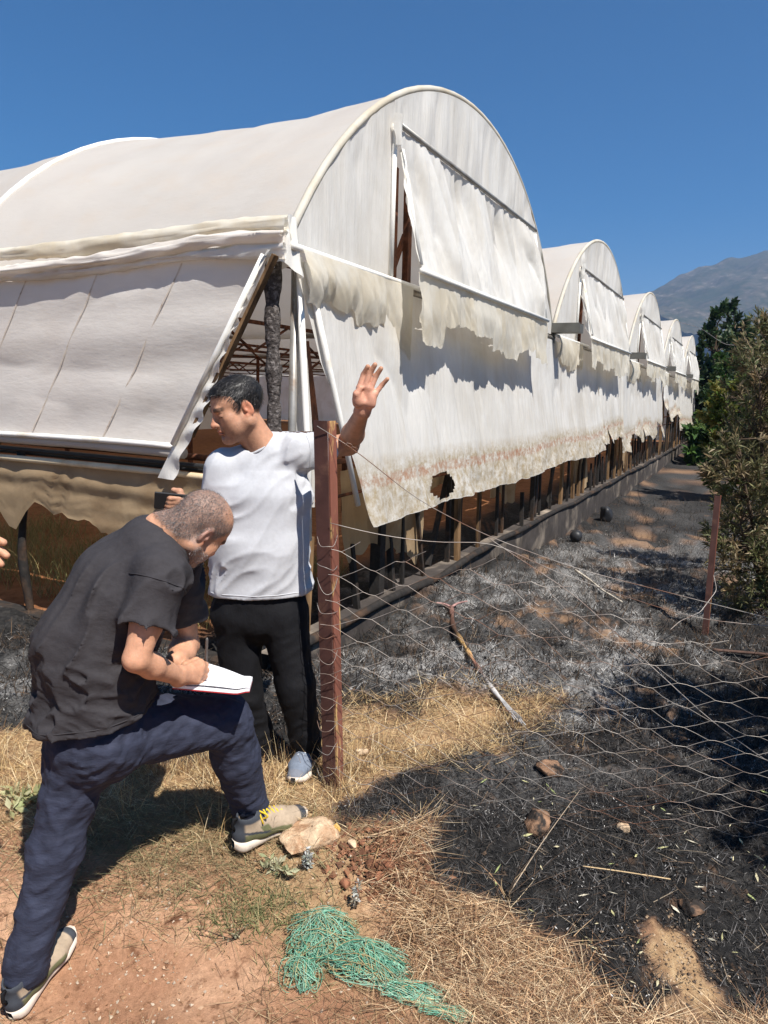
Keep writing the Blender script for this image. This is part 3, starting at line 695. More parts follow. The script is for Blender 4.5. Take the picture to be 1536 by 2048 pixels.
# ---- inside: post rows with trusses, a far end wall, a film partition
for k in range(0, NS + 1):
    for j, y in enumerate((3.1, 6.2, 9.3, 12.4, 18.6)):
        if k > 2 and j > 1: continue
        p = MB(); p.bar((k * W + 0.02, y, -0.3), (k * W + 0.02, y, ZG), 0.06, 0.06); p.build('inner_post', RUST, GH, False)
for k in range(0, 3):
    for j, y in enumerate((3.1, 6.2, 9.3, 12.4)):
        t = MB(); t.bar((k * W, y, ZG), (k * W + W, y, ZG), 0.045, 0.045); t.bar((k * W, y, ZG - 0.35), (k * W + W, y, ZG - 0.35), 0.03, 0.03)
        for q in range(8): t.bar((k * W + q * W / 8, y, ZG - (0.35 if q % 2 else 0)), (k * W + (q + 1) * W / 8, y, ZG - (0 if q % 2 else 0.35)), 0.025, 0.025)
        t.build('roof_truss', RUST, GH, False)
for z in (1.0, 1.6, 2.1):
    MB().bar((0.1, 15.0, z), (3 * W, 15.0, z), 0.05, 0.05).build('partition_rail', RUST, GH, False)
for q in range(10):
    MB().bar((0.6 + q * 1.6, 14.96, -0.3), (0.6 + q * 1.6, 14.96, 2.4), 0.05, 0.05).build('partition_post', BOARD, GH, False)
sheet('partition_film', 60, 12, lambda u, v: (u * 3 * W, 15.1 + folds(u * 18, v * 2, 570, 1, 0.1), sub(0.2, ZG, v)), PLAST, GH)
sheet('end_wall_film', 60, 10, lambda u, v: (u * NS * W, DEP + 0 * u, sub(-0.2, ZG, v)), PLAST, GH)
sheet('end_gable_film', 200, 8, lambda u, v: (u * NS * W, DEP + 0 * u, sub(ZG, arch_z((u * NS * W) % W), v)), PLAST, GH)
sheet('far_side_film', 40, 10, lambda u, v: (NS * W + 0 * u, u * DEP, sub(0.0, ZG, v)), PLAST, GH)
# ================================================================== FENCE
RUST_SHADED = mat('rust_paint_shaded', (0.075, 0.034, 0.028), 0.75, 0.25, var=0.25, vscale=10, col2=(0.13, 0.065, 0.045), c2scale=9, c2th=(0.55, 0.7), bump=0.25, bscale=90, bdist=0.002)  # post rust for the flange away from the sun, its shade put into the colour
RUST_LIT = mat('flaking_paint_lit', (0.20, 0.075, 0.05), 0.75, 0.25, var=0.3, vscale=12, col2=(0.50, 0.32, 0.13), c2scale=16, c2th=(0.55, 0.62), bump=0.4, bscale=60, bdist=0.003, stretch=(1, 1, 0.22))  # brighter rust with yellow paint flakes, sunlight on this flange put into the base
WIRE = mat('wire', (0.33, 0.30, 0.27), 0.5, 0.4, 0.4, var=0.3, vscale=6, col2=(0.16, 0.08, 0.05), c2scale=3)
def gz(x, y): return float(ground_z(np.array([x]), np.array([y]))[0])

FE = empty('wire_fence', (-0.167, 2.83, 0)); FE.location = (0, 0, 0)
tag(FE, 'sagging hexagonal wire netting fence strung from a rusty angle iron post', 'fence')
P1 = np.array([-0.16, 2.83])
def angle_post(name, base, top, w1, w2, az, parent, ma, mb_, z0):
    """L profile with its edge towards the viewer; az turns it"""
    g = empty(name) if False else None
    a = np.array([base[0], base[1], z0]); b = np.asarray(top, float)
    d1 = rotz(az) @ np.array([-math.cos(0.62), math.sin(0.62), 0]); d2 = rotz(az) @ np.array([math.cos(0.95), math.sin(0.95), 0])
    m1 = MB(); t = 0.006
    for d, w, q in ((d1, w1, m1),):
        n = np.cross(d, (0, 0, 1)); n /= np.linalg.norm(n)
        vs = []
        for e in (a, b):
            for s_ in (0, w):
                for k in (0, t): vs.append(e + d * s_ - n * k * np.sign(n[1] + 1e-9))
        q.add(vs, [(0, 1, 3, 2), (4, 6, 7, 5), (0, 4, 5, 1), (2, 3, 7, 6), (0, 2, 6, 4), (1, 5, 7, 3)])
    o1 = m1.build(name, ma, parent, False)
    m2 = MB(); d = d2; n = np.cross(d, (0, 0, 1)); n /= np.linalg.norm(n); vs = []
    for e in (a, b):
        for s_ in (0.001, w2):
            for k in (0, t): vs.append(e + d * s_ - n * k * np.sign(n[1] + 1e-9))
    m2.add(vs, [(0, 1, 3, 2), (4, 6, 7, 5), (0, 4, 5, 1), (2, 3, 7, 6), (0, 2, 6, 4), (1, 5, 7, 3)])
    m2.build('lit_flange', mb_, o1, False)  # sunward flange, coloured brighter than the other one
    return o1
pt = at(655, 842, 2.80)
po = angle_post('fence_post', P1, pt, 0.062, 0.052, 0.12, FE, RUST_SHADED, RUST_LIT, -0.15)
# netting: a collapsed sheet of six-sided cells
TOPPX = [(652, 1046), (760, 1070), (900, 1088), (1040, 1095), (1150, 1150), (1260, 1195), (1400, 1240), (1536, 1262), (1750, 1310)]
tx = []; tz = []
for i, (px, py) in enumerate(TOPPX):
    p = at(px, py, 2.80 - 0.02 * i); tx.append(p[0]); tz.append(p[2])
def net_pt(s_, h):
    """s_: metres along, h: 0 ground .. 1 top edge"""
    x = tx[0] + s_; y = 2.79 - 0.10 * s_ + 0.05 * math.sin(s_ * 3.1) * h - 0.12 * h * (1 - h) * min(1, s_ * 1.5)
    zt_ = float(np.interp(x, tx, tz)); zg = gz(x, y) + 0.01
    z = zg + (zt_ - zg) * h
    return np.array([x + 0.02 * math.sin(h * 9 + s_ * 4), y, z])
net = MB(); CW, NR = 0.092, 11
rr = random.Random(3)
def hexnode(i, j):
    s_ = i * CW * 0.5; h = j / (NR * 2.0)
    r = random.Random(i * 977 + j); return net_pt(max(s_, 0) + r.uniform(-0.006, 0.006), min(max(h + r.uniform(-0.004, 0.004), 0), 1))
seen = set()
NC = int((tx[-1] - tx[0]) / (CW * 0.5))
def edge(a, b):
    if (a, b) in seen: return
    seen.add((a, b)); A = hexnode(*a); B = hexnode(*b)
    if np.linalg.norm(A - B) > 0.01: net.tube([A, (A + B) / 2 + np.array([rr.uniform(-.003, .003), 0, rr.uniform(-.003, .003)]), B], 0.0013, 3, cap=False)
for i in range(0, NC, 3):
    for j in range(0, NR * 2, 2):
        o_ = (1 if (i // 3) % 2 else 0)
        jj = j + o_
        if jj + 2 > NR * 2: continue
        # left side twisted pair, two slanting wires to the next column
        edge((i, jj), (i + 1, jj)); edge((i + 1, jj), (i + 3, jj + 1)); 
        if jj - 1 >= 0: edge((i + 1, jj), (i + 3, jj - 1))
net.build('wire_netting', WIRE, FE)
def strand(name, pts, r=0.0016, parent=FE): return MB().tube(pts, r, 4).build(name, WIRE, parent)
def smooth_line(P, n=40):
    P = np.asarray(P, float); t = np.concatenate(([0], np.cumsum(np.linalg.norm(np.diff(P, axis=0), axis=1)))); q = np.linspace(0, t[-1], n)
    o = np.stack([np.interp(q, t, P[:, i]) for i in range(3)], 1)
    for _ in range(3): o[1:-1] = (o[:-2] + 2 * o[1:-1] + o[2:]) / 4
    return o
strand('strand_wire', smooth_line([at(634, 852, 2.80), at(668, 872, 2.775), at(712, 900, 2.78), at(830, 998, 2.80), at(975, 1073, 2.85), at(1160, 1140, 2.9), at(1536, 1236, 3.0), at(1800, 1300, 3.0)]))
strand('strand_wire', smooth_line([at(660, 1046, 2.79), at(760, 1071, 2.79), at(900, 1089, 2.8), at(975, 1078, 2.83), at(1100, 1140, 2.85), at(1300, 1210, 2.9), at(1410, 1240, 3.0), at(1536, 1252, 3.0), at(1800, 1280, 3.0)]))
strand('strand_wire', smooth_line([at(975, 1075, 2.84), at(1150, 1190, 2.8), at(1300, 1330, 2.7), at(1420, 1440, 2.65), at(1536, 1525, 2.6), at(1700, 1600, 2.6)]))
tw = [at(690 + 5 * math.cos(t) + t * 1.6, 885 + 4 * math.sin(t) + t * 1.2, 2.775 + 0.004 * math.sin(t)) for t in np.linspace(0, 16, 60)]
strand('wire_twist', tw, 0.0013)
for j, py in enumerate(range(1090, 1580, 46)):      # netting laced round the post
    strand('netting_tie', smooth_line([at(634, py - rr.uniform(5, 30), 2.835), at(640, py + rr.uniform(-8, 8), 2.80), at(654 + rr.uniform(-3, 5), py + rr.uniform(-2, 14), 2.785), at(668, py + rr.uniform(-12, 8), 2.80), at(675, py - rr.uniform(-10, 26), 2.83)], 14), 0.0012, po)
# second, thinner post further along the old line
P2 = empty('angle_iron_post', (2.5, 5.28, 0)); P2.location = (0, 0, 0)
tag(P2, 'thin rust red angle iron post standing beside the scorched bush', 'post')
angle_post('steel_angle', (2.5, 5.28), at(1441, 992, 5.30), 0.040, 0.038, 0.2, P2, RUST_SHADED, RUST_LIT, gz(2.5, 5.28) - 0.1)
strand('tie_wire', smooth_line([at(1427, 1150, 5.25), at(1434, 1180, 5.2), at(1400, 1225, 5.1), at(1360, 1242, 5.0), at(1340, 1260, 4.95)]), 0.003, P2)
# ================================================================== TREES AND BUSHES
def leaf_mat(name, rough=0.55, tr=0.25, base=(1, 1, 1)):
    return mat(name, base, rough, 0.3, var=0.15, vscale=30, attr='col', transl=tr)
LEAFM = leaf_mat('leaf'); BARK = mat('bark', (0.085, 0.06, 0.042), 0.9, 0.15, var=0.35, vscale=20, bump=0.6, bscale=50, bdist=0.006)

def leaves(n, pos, dirs, ln, wd, cols, rng, droop=0.0):
    """n diamond leaves at pos along dirs"""
    d = dirs / (np.linalg.norm(dirs, axis=1)[:, None] + 1e-9)
    r = rng.normal(0, 1, (n, 3)); s_ = np.cross(d, r); s_ /= np.linalg.norm(s_, axis=1)[:, None] + 1e-9
    nn = np.cross(d, s_)
    a = pos; b = pos + d * (ln * 0.5)[:, None] + s_ * (wd / 2)[:, None] + nn * (ln * 0.06)[:, None]
    c = pos + d * ln[:, None] - np.array([0, 0, 1]) * (ln * droop)[:, None]; e = pos + d * (ln * 0.5)[:, None] - s_ * (wd / 2)[:, None] + nn * (ln * 0.06)[:, None]
    v = np.stack([a, b, c, e], 1).reshape(-1, 3); k = np.arange(n)[:, None] * 4
    f = np.concatenate([k + np.array([0, 1, 2]), k + np.array([0, 2, 3])], 0)
    return v, f, np.repeat(cols, 4, 0)

def tree(name, label, cat, base, stems, crown, palette, seed, nleaf, ll, lw, twigs=160, group=None, bushy=0.0, trunk_r=0.06, up=0.6):
    """stems: tips the main limbs reach for (list of xyz); crown: list of (centre, radii) lobes"""
    rng = np.random.default_rng(seed)
    root = empty(name, base); root.location = (0, 0, 0)
    tag(root, label, cat, group)
    base = np.asarray(base, float)
    wood = MB(); lines = []
    for t in stems:
        t = np.asarray(t, float); mid = base + (t - base) * 0.5 + rng.normal(0, 0.12, 3) * np.linalg.norm(t - base) * 0.3
        q = np.linspace(0, 1, 10)[:, None]; P = (1 - q) ** 2 * base + 2 * q * (1 - q) * mid + q * q * t
        wood.tube(P, np.linspace(trunk_r, trunk_r * 0.25, 10), 7); lines.append(P)
    allp = np.concatenate(lines)
    tw_p = []; tw_d = []
    vol = np.array([np.prod(r) for c, r in crown]); pr = vol ** 0.75; pr /= pr.sum()
    for i in range(twigs):
        c, r = crown[rng.choice(len(crown), p=pr)]; c = np.asarray(c, float); r = np.asarray(r, float)
        g = rng.normal(0, 1, 3); g /= np.linalg.norm(g); e = c + g * r * rng.uniform(0.35, 1.0) ** 0.6
        w = np.linalg.norm(allp - e, axis=1) + np.where(allp[:, 2] > e[2], 0.5, 0); s_ = allp[np.argmin(w)]
        out = e - c; out = out / (np.linalg.norm(out) + 1e-9)
        mid = (s_ + e) / 2 + rng.normal(0, 0.05, 3); tip = e + (out * 0.5 + np.array([0, 0, up]) + rng.normal(0, 0.35, 3)) * 0.25 * np.mean(r)
        q = np.linspace(0, 1, 7)[:, None]; P = (1 - q) ** 2 * s_ + 2 * q * (1 - q) * mid + q * q * e; P = np.concatenate([P, tip[None]])
        wood.tube(P, np.linspace(trunk_r * 0.22, trunk_r * 0.05, 8), 4, cap=False)
        tw_p.append(P[3:]); tw_d.append(np.gradient(P, axis=0)[3:])
    wood.build('trunk', BARK, root)
    k = rng.integers(0, len(tw_p), nleaf); f = rng.uniform(0.15, 0.999, nleaf) ** 0.8 * 4
    i0 = np.floor(f).astype(int); fr = (f - i0)[:, None]
    TP = np.stack(tw_p); TD = np.stack(tw_d)
    p = TP[k, i0] * (1 - fr) + TP[k, np.minimum(i0 + 1, 4)] * fr; d = TD[k, i0]; d = d / (np.linalg.norm(d, axis=1)[:, None] + 1e-9)
    spread = rng.normal(0, 1, (nleaf, 3)); d2 = d * 0.8 + spread * 0.55 + np.array([0, 0, 0.15])
    p = p + rng.normal(0, 1, (nleaf, 3)) * bushy
    pal = np.asarray(palette, float); ci = (k * 7919 % 97 / 97.0 * len(pal)).astype(int) % len(pal)     # clumps share a tone
    mixk = rng.uniform(0, 1, (nleaf, 1)) < 0.35; cols = np.where(mixk, pal[rng.integers(0, len(pal), nleaf)], pal[ci]) * rng.uniform(0.75, 1.25, (nleaf, 1))
    v, fc, cc = leaves(nleaf, p, d2, rng.uniform(0.7, 1.3, nleaf) * ll, rng.uniform(0.7, 1.3, nleaf) * lw, cols, rng, 0.1)
    o = mkmesh('crown', v, fc, LEAFM, root, False, attrs={'col': cc}); o['kind'] = 'stuff'
    return root

OLIVE = [(0.15, 0.125, 0.06), (0.17, 0.16, 0.075), (0.12, 0.12, 0.055), (0.24, 0.17, 0.09), (0.10, 0.12, 0.05), (0.28, 0.22, 0.13), (0.14, 0.15, 0.06)]
GREEN = [(0.035, 0.075, 0.018), (0.05, 0.10, 0.02), (0.03, 0.06, 0.02), (0.08, 0.12, 0.03)]
DARKG = [(0.03, 0.058, 0.022), (0.04, 0.075, 0.026), (0.025, 0.045, 0.02), (0.06, 0.08, 0.035)]
YELG = [(0.10, 0.13, 0.025), (0.13, 0.15, 0.03), (0.07, 0.11, 0.02), (0.16, 0.14, 0.03)]
b = at(1545, 1235, 5.9)
tree('scorched_bush', 'scorched olive brown bush with narrow leaves beside the thin rusty post', 'bush', (b[0], b[1], gz(b[0], b[1])),
     [at(1520, 760, 5.8), at(1570, 650, 6.0), at(1470, 880, 5.7), at(1620, 800, 5.8), at(1480, 1050, 5.6), at(1600, 1000, 5.6)],
     [(at(1525, 960, 5.8), (0.36, 0.5, 0.42)), (at(1552, 740, 6.0), (0.26, 0.4, 0.46)), (at(1500, 1100, 5.6), (0.36, 0.4, 0.26)), (at(1640, 850, 6.0), (0.6, 0.6, 0.8)), (at(1610, 1100, 5.7), (0.6, 0.5, 0.4)), (at(1462, 930, 5.7), (0.20, 0.3, 0.20)), (at(1520, 1190, 5.6), (0.36, 0.4, 0.20)), (at(1465, 1060, 5.7), (0.20, 0.3, 0.24)), (at(1530, 850, 5.9), (0.26, 0.4, 0.3))],
     OLIVE, 21, 19000, 0.075, 0.012, 420, trunk_r=0.030, up=1.1)
b = at(1640, 1050, 7.6)
tree('scorched_bush', 'taller dry brown bush at the right edge behind the nearer scorched one', 'bush', (b[0], b[1], gz(b[0], b[1])),
     [at(1545, 690, 7.6), at(1610, 620, 7.8), at(1520, 820, 7.4)],
     [(at(1550, 720, 7.6), (0.35, 0.5, 0.5)), (at(1620, 760, 7.8), (0.8, 0.6, 0.8)), (at(1515, 880, 7.4), (0.32, 0.5, 0.4))],
     OLIVE, 22, 16000, 0.08, 0.016, 220, trunk_r=0.04)
# a tree beyond the right edge of the view: only its shade reaches the picture
tree('olive_tree', 'olive tree just right of the view that shades the burnt ground', 'tree', (2.75, 2.15, gz(2.75, 2.15)),
     [(2.3, 2.4, 2.1), (2.9, 2.7, 2.3), (3.2, 2.0, 2.2), (2.5, 1.9, 2.5)],
     [((2.45, 2.42, 2.0), (0.62, 0.6, 0.5)), ((2.9, 2.5, 2.2), (0.7, 0.7, 0.5)), ((3.1, 1.9, 2.2), (0.7, 0.7, 0.6)), ((2.45, 2.9, 1.9), (0.5, 0.5, 0.4)), ((2.6, 1.6, 2.1), (0.6, 0.5, 0.5))],
     OLIVE, 23, 13000, 0.065, 0.014, 260, trunk_r=0.09)
bt = at(1490, 985, 15.0)
tree('leafy_shrub', 'yellow green leafy shrub at the far end of the burnt path', 'shrub', (bt[0], bt[1], gz(bt[0], bt[1])),
     [at(1480, 800, 15), at(1520, 860, 15), at(1455, 850, 15)],
     [(at(1485, 830, 15), (0.70, 0.8, 0.75)), (at(1520, 880, 15), (0.7, 0.7, 0.7)), (at(1458, 870, 15), (0.40, 0.6, 0.6)), (at(1478, 950, 15), (0.6, 0.7, 0.5))],
     YELG, 24, 9000, 0.15, 0.07, 130, trunk_r=0.06)
spec = [('dark green tree with a pointed top behind the last gable', (1425, 700), 34, (1.3, 1.3, 2.6), DARKG, 25),
        ('dark tree with a feathery top just right of the far gables', (1462, 690), 36, (1.2, 1.2, 2.4), DARKG, 26),
        ('broad dark tree towards the right edge below the mountain', (1510, 720), 33, (1.8, 1.6, 2.2), DARKG, 27),
        ('mid green tree directly beside the farthest gable', (1440, 790), 30, (0.8, 1.2, 2.4), GREEN, 28),
        ('low green tree filling the gap behind the yellow green shrub', (1500, 800), 24, (1.4, 1.2, 1.5), GREEN, 29),
        ('dark tree half cut by the right edge of the picture', (1575, 740), 28, (2.0, 1.6, 2.4), DARKG, 30)]
for lb, (px, py), Y, r, pal, sd in spec:
    c = at(px, py + 40, Y); g_ = gz(c[0], c[1])
    tree('tree', lb, 'tree', (c[0], c[1], g_), [c + np.array([0, 0, r[2] * 0.8]), c + np.array([-r[0] * .6, 0, 0]), c + np.array([r[0] * .6, 0, 0.2])],
         [(c, r), (c + np.array([-r[0] * .5, 0, -r[2] * .6]), (r[0], r[1], r[2] * .7)), (c + np.array([r[0] * .5, 0.2, -r[2] * .8]), (r[0], r[1], r[2] * .8)), (c + np.array([0.1, 0, r[2] * .75]), (r[0] * .45, r[1] * .45, r[2] * .5))],
         pal, sd, 6500, 0.30, 0.16, 140, group='trees beyond the greenhouse', trunk_r=0.12)
# ================================================================== GROUND COVER
STRAWM = mat('straw', (1, 1, 1), 0.75, 0.2, var=0.15, vscale=60, attr='col', transl=0.15)
CHARM = mat('char_litter', (1, 1, 1), 0.8, 0.25, var=0.3, vscale=80, attr='col')
def gzs(x, y): return ground_z(x, y)
def scatter(n, box, weight, rng):
    """n random spots in box (x0, x1, y0, y1) taken by weight(x, y) 0..1"""
    xs, ys = [], []; c = 0
    while c < n:
        x = rng.uniform(box[0], box[1], n * 2); y = rng.uniform(box[2], box[3], n * 2); k = rng.uniform(0, 1, n * 2) < weight(x, y)
        xs.append(x[k]); ys.append(y[k]); c += int(k.sum())
        if len(xs) > 40: break
    return np.concatenate(xs)[:n], np.concatenate(ys)[:n]
def in_view(x, y):
    """drops spots well outside the picture's ground wedge"""
    return (np.abs(x) < 0.62 * y + 0.35)
def blades(name, label, cat, n, box, wt, pal, ln, lean, curl, wd, seed, zoff=0.0, az=None, matr=STRAWM, clump=None, nseg=4):
    rng = np.random.default_rng(seed); x, y = scatter(n, box, lambda a, b: wt(a, b) * in_view(a, b), rng); n = len(x)
    if clump:
        m = max(4, n // clump[0]); cx, cy = x[:m], y[:m]; k = rng.integers(0, m, n); r = rng.normal(0, clump[1], (n, 2)); x = cx[k] + r[:, 0]; y = cy[k] + r[:, 1]
    z = gzs(x, y) + zoff
    a = rng.uniform(0, 2 * math.pi, n) if az is None else rng.normal(az[0], az[1], n)
    pal = np.asarray(pal, float); col = pal[rng.integers(0, len(pal), n)] * rng.uniform(.7, 1.25, (n, 1))
    v, f, k = ribbons(np.stack([x, y, z], 1), a, rng.uniform(*ln, n), rng.uniform(*lean, n), rng.uniform(*curl, n), rng.uniform(*wd, n), nseg, rng.uniform(0, 2 * math.pi, n))
    o = mkmesh(name, v, f, matr, None, False, attrs={'col': np.repeat(col, k, 0)}); tag(o, label, cat, kind='stuff'); return o

un = lambda x, y: 1 - burn_mask(x, y)
STR = [(0.54, 0.38, 0.18), (0.64, 0.48, 0.26), (0.44, 0.28, 0.13), (0.72, 0.58, 0.36), (0.28, 0.17, 0.09), (0.24, 0.14, 0.075)]
STRO = [(0.56, 0.38, 0.22), (0.66, 0.49, 0.30), (0.40, 0.23, 0.12), (0.72, 0.57, 0.37), (0.20, 0.11, 0.065), (0.28, 0.165, 0.10), (0.15, 0.085, 0.05)]
front = lambda x, y: (ab(x, y)[1] < -0.05) | (ab(x, y)[0] < -0.3)
w1 = lambda x, y: un(x, y) * front(x, y) * sstep(2.42, 2.62, y + .25 * (fbm2(x * 3, y * 3, 5) - .5)) * (.25 + .75 * sstep(.28, .5, fbm2(x * 3.5, y * 3.5, 6)))
blades('dry_grass', 'flattened yellow dry grass around the feet and the fence post', 'dry grass', 13000, (-2.1, 1.1, 2.35, 3.9), w1, STR, (.03, .12), (.9, 1.55), (-.3, .5), (.0016, .0034), 71)
blades('dry_grass_tufts', 'upright wispy dry grass tufts beside the shoes', 'dry grass', 2600, (-2.0, .3, 2.4, 3.4), lambda x, y: w1(x, y) * sstep(.5, .6, fbm2(x * 6, y * 6, 8)), STR, (.07, .22), (.05, .6), (.1, 1.0), (.0014, .0028), 72, clump=(16, .03))
wm = lambda x, y: un(x, y) * (1 - sstep(.34, .52, -poly_sd(x, y, UNBURNT) + .3 * (fbm2(x * 4, y * 4, 9) - .5))) * sstep(-.02, .15, x) * (y < 2.62) * (np.hypot((x - 1.03) * 1.4, y - 2.14) > .24)
blades('straw_mat', 'thick mat of tan straw along the edge of the burnt ground', 'straw', 11000, (-.05, 1.6, 1.6, 2.62), wm, STRO, (.05, .17), (1.25, 1.62), (-.25, .3), (.0016, .0036), 73, zoff=.010)
blades('straw_tufts', 'arching straw tufts leaning over the straw mat', 'straw', 1500, (-.0, 1.5, 1.7, 2.6), wm, STRO, (.07, .18), (.5, 1.2), (.3, 1.2), (.0016, .0034), 74, clump=(14, .035), az=(-1.9, .9))
ws = lambda x, y: un(x, y) * (y < 2.7) * sstep(.35, .62, fbm2(x * 3, y * 3, 12))
blades('soil_litter', 'fine brown stalks strewn over the bare red soil', 'plant litter', 7500, (-1.5, .6, 1.6, 2.7), ws, [(.22, .13, .07), (.34, .23, .12), (.14, .085, .05), (.45, .33, .19)], (.02, .11), (1.35, 1.57), (-.2, .2), (.001, .0024), 75, zoff=.004)
wt = lambda x, y: un(x, y) * np.exp(-((x + .75) / .5) ** 2 - ((y - 2.5) / .18) ** 2)
blades('thatch', 'grey brown thatch of dead grass in the shade of the bent man', 'dry grass', 5000, (-1.7, .1, 2.1, 2.9), wt, [(.30, .22, .12), (.24, .18, .10), (.40, .30, .17), (.2, .2, .1)], (.04, .16), (.9, 1.5), (-.2, .5), (.0014, .003), 76)
wg = lambda x, y: np.clip(np.exp(-((x + .42) / .16) ** 2 - ((y - 2.27) / .07) ** 2) + np.exp(-((x + .2) / .1) ** 2 - ((y - 2.1) / .06) ** 2) * .6, 0, 1)
blades('green_weeds', 'small patch of dull green weeds left of the green net', 'weeds', 1500, (-.9, .1, 1.9, 2.5), wg, [(.16, .17, .07), (.22, .21, .10), (.11, .13, .05), (.35, .29, .15)], (.02, .07), (.3, 1.4), (.2, 1.0), (.0018, .004), 77)
# burnt ground: charred stalks, ash flakes
bn = lambda x, y: sstep(.4, .9, burn_mask(x, y)) * ((ab(x, y)[1] < -0.1) | (ab(x, y)[0] < -.1))
blades('charred_stubble', 'black charred grass stubble covering the burnt ground', 'burnt stubble', 30000, (-2.6, 3.6, 1.8, 6.0), lambda x, y: bn(x, y) * np.clip(2.6 / y, .2, 1) ** 1.5, [(.008, .008, .008), (.014, .013, .013), (.03, .028, .027), (.065, .06, .056), (.11, .104, .098), (.006, .006, .007)], (.015, .075), (.5, 1.57), (-.4, .6), (.0018, .004), 78, matr=CHARM, nseg=3)
blades('charred_litter', 'fine black and grey charred litter on the near burnt ground', 'burnt litter', 24000, (-.4, 2.4, 1.85, 3.5), bn, [(.007, .007, .007), (.016, .015, .015), (.04, .038, .036), (.085, .08, .076), (.15, .14, .135), (.06, .042, .03)], (.012, .06), (.7, 1.57), (-.5, .5), (.0012, .003), 93, matr=CHARM, nseg=3, zoff=.004)
wx = lambda x, y: np.exp(-(poly_sd(x, y, UNBURNT) / .10) ** 2) * sstep(2.9, 3.1, y) * sstep(-.25, -.1, x)
blades('edge_straw', 'straw and char mixed along the rim of the bare patch right of the post', 'straw', 5000, (-.3, 1.2, 2.85, 4.0), wx, STR + [(.03, .028, .026), (.02, .02, .02), (.08, .05, .03)], (.03, .13), (1.0, 1.57), (-.3, .4), (.0016, .0034), 94, zoff=.006)
blades('charred_stalks', 'scattered brown half burnt stalks on the black ground', 'burnt stalks', 1400, (-1.2, 2.6, 1.9, 5.5), bn, [(.12, .075, .045), (.2, .13, .08), (.06, .045, .035), (.34, .27, .19)], (.05, .2), (1.3, 1.57), (-.2, .2), (.0016, .003), 79, matr=CHARM, zoff=.012)
wf = lambda x, y: bn(x, y) * (.03 + .97 * ash_mask(x, y)) * sstep(.42, .58, fbm2(x * 4, y * 4, 44)) * np.clip(4.5 / y, .15, 1) ** 1.5
blades('ash_fibres', 'pale grey burnt grass fibres matted over the ash bank', 'burnt grass', 13000, (-2.6, 5.5, 3.2, 11.0), wf, [(.27, .26, .245), (.37, .355, .335), (.17, .16, .15), (.10, .095, .09), (.46, .445, .425)], (.025, .10), (1.0, 1.6), (-.5, .6), (.002, .005), 91, matr=CHARM, nseg=3, zoff=.006)
wk = lambda x, y: bn(x, y) * np.clip(4.5 / y, .15, 1) ** 1.5
blades('charred_tufts', 'black burnt grass tufts standing on the ash bank', 'burnt grass', 26000, (-2.6, 7.0, 3.2, 15.0), wk, [(.008, .008, .008), (.014, .013, .013), (.022, .02, .02), (.05, .035, .025), (.09, .055, .03)], (.04, .15), (.2, 1.5), (-.2, .8), (.0025, .006), 92, matr=CHARM, nseg=3, clump=(7, .05))
def flakes(name, label, cat, n, box, wt_, pal, sz, seed, asp=1.6, tilt=.5):
    rng = np.random.default_rng(seed); x, y = scatter(n, box, lambda a, b: wt_(a, b) * in_view(a, b), rng); n = len(x); p = np.stack([x, y, gzs(x, y) + .008 + rng.uniform(0, .012, n)], 1)
    a = rng.uniform(0, 6.28, n); d = np.stack([np.cos(a), np.sin(a), rng.normal(0, tilt, n)], 1); d /= np.linalg.norm(d, axis=1)[:, None]; s_ = np.cross(d, rng.normal(0, .4, (n, 3)) + np.array([0, 0, 1])); s_ /= np.linalg.norm(s_, axis=1)[:, None]
    l = rng.uniform(*sz, n)[:, None]; w = l / asp * rng.uniform(.5, 1.2, (n, 1)); pal = np.asarray(pal); c = pal[rng.integers(0, len(pal), n)] * rng.uniform(.75, 1.2, (n, 1))
    v = np.stack([p - d * l / 2, p - s_ * w / 2 + d * l * .1, p + d * l / 2, p + s_ * w / 2 - d * l * .05], 1).reshape(-1, 3); k = np.arange(n)[:, None] * 4
    o = mkmesh(name, v, k + np.array([0, 1, 2, 3]), CHARM, None, False, attrs={'col': np.repeat(c, 4, 0)}); tag(o, label, cat, kind='stuff')
wa = lambda x, y: ash_mask(x, y) * bn(x, y) * sstep(.35, .6, fbm2(x * 7, y * 7, 15))
flakes('ash', 'pale grey ash flakes lying in drifts beside the greenhouse', 'ash', 9000, (-2.2, 4.5, 3.3, 10.0), wa, [(.24, .235, .23), (.34, .33, .32), (.13, .125, .12), (.42, .42, .41)], (.004, .016), 81, 2.2, .8)
flakes('ash_specks', 'small white ash specks sprinkled over the near black ground', 'ash', 1500, (-.6, 2.3, 1.9, 3.6), lambda x, y: bn(x, y) * sstep(.5, .68, fbm2(x * 4, y * 4, 19, 5, .65)) , [(.40, .39, .37), (.25, .24, .23), (.5, .48, .45)], (.002, .013), 82, 2.6, .8)
flakes('fallen_leaves', 'narrow pale dry leaves dropped on the black ground at right', 'fallen leaves', 95, (.4, 1.9, 1.85, 3.0), bn, [(.48, .43, .27), (.38, .36, .18), (.55, .5, .38), (.30, .34, .14)], (.02, .055), 83, 4.5, .15)
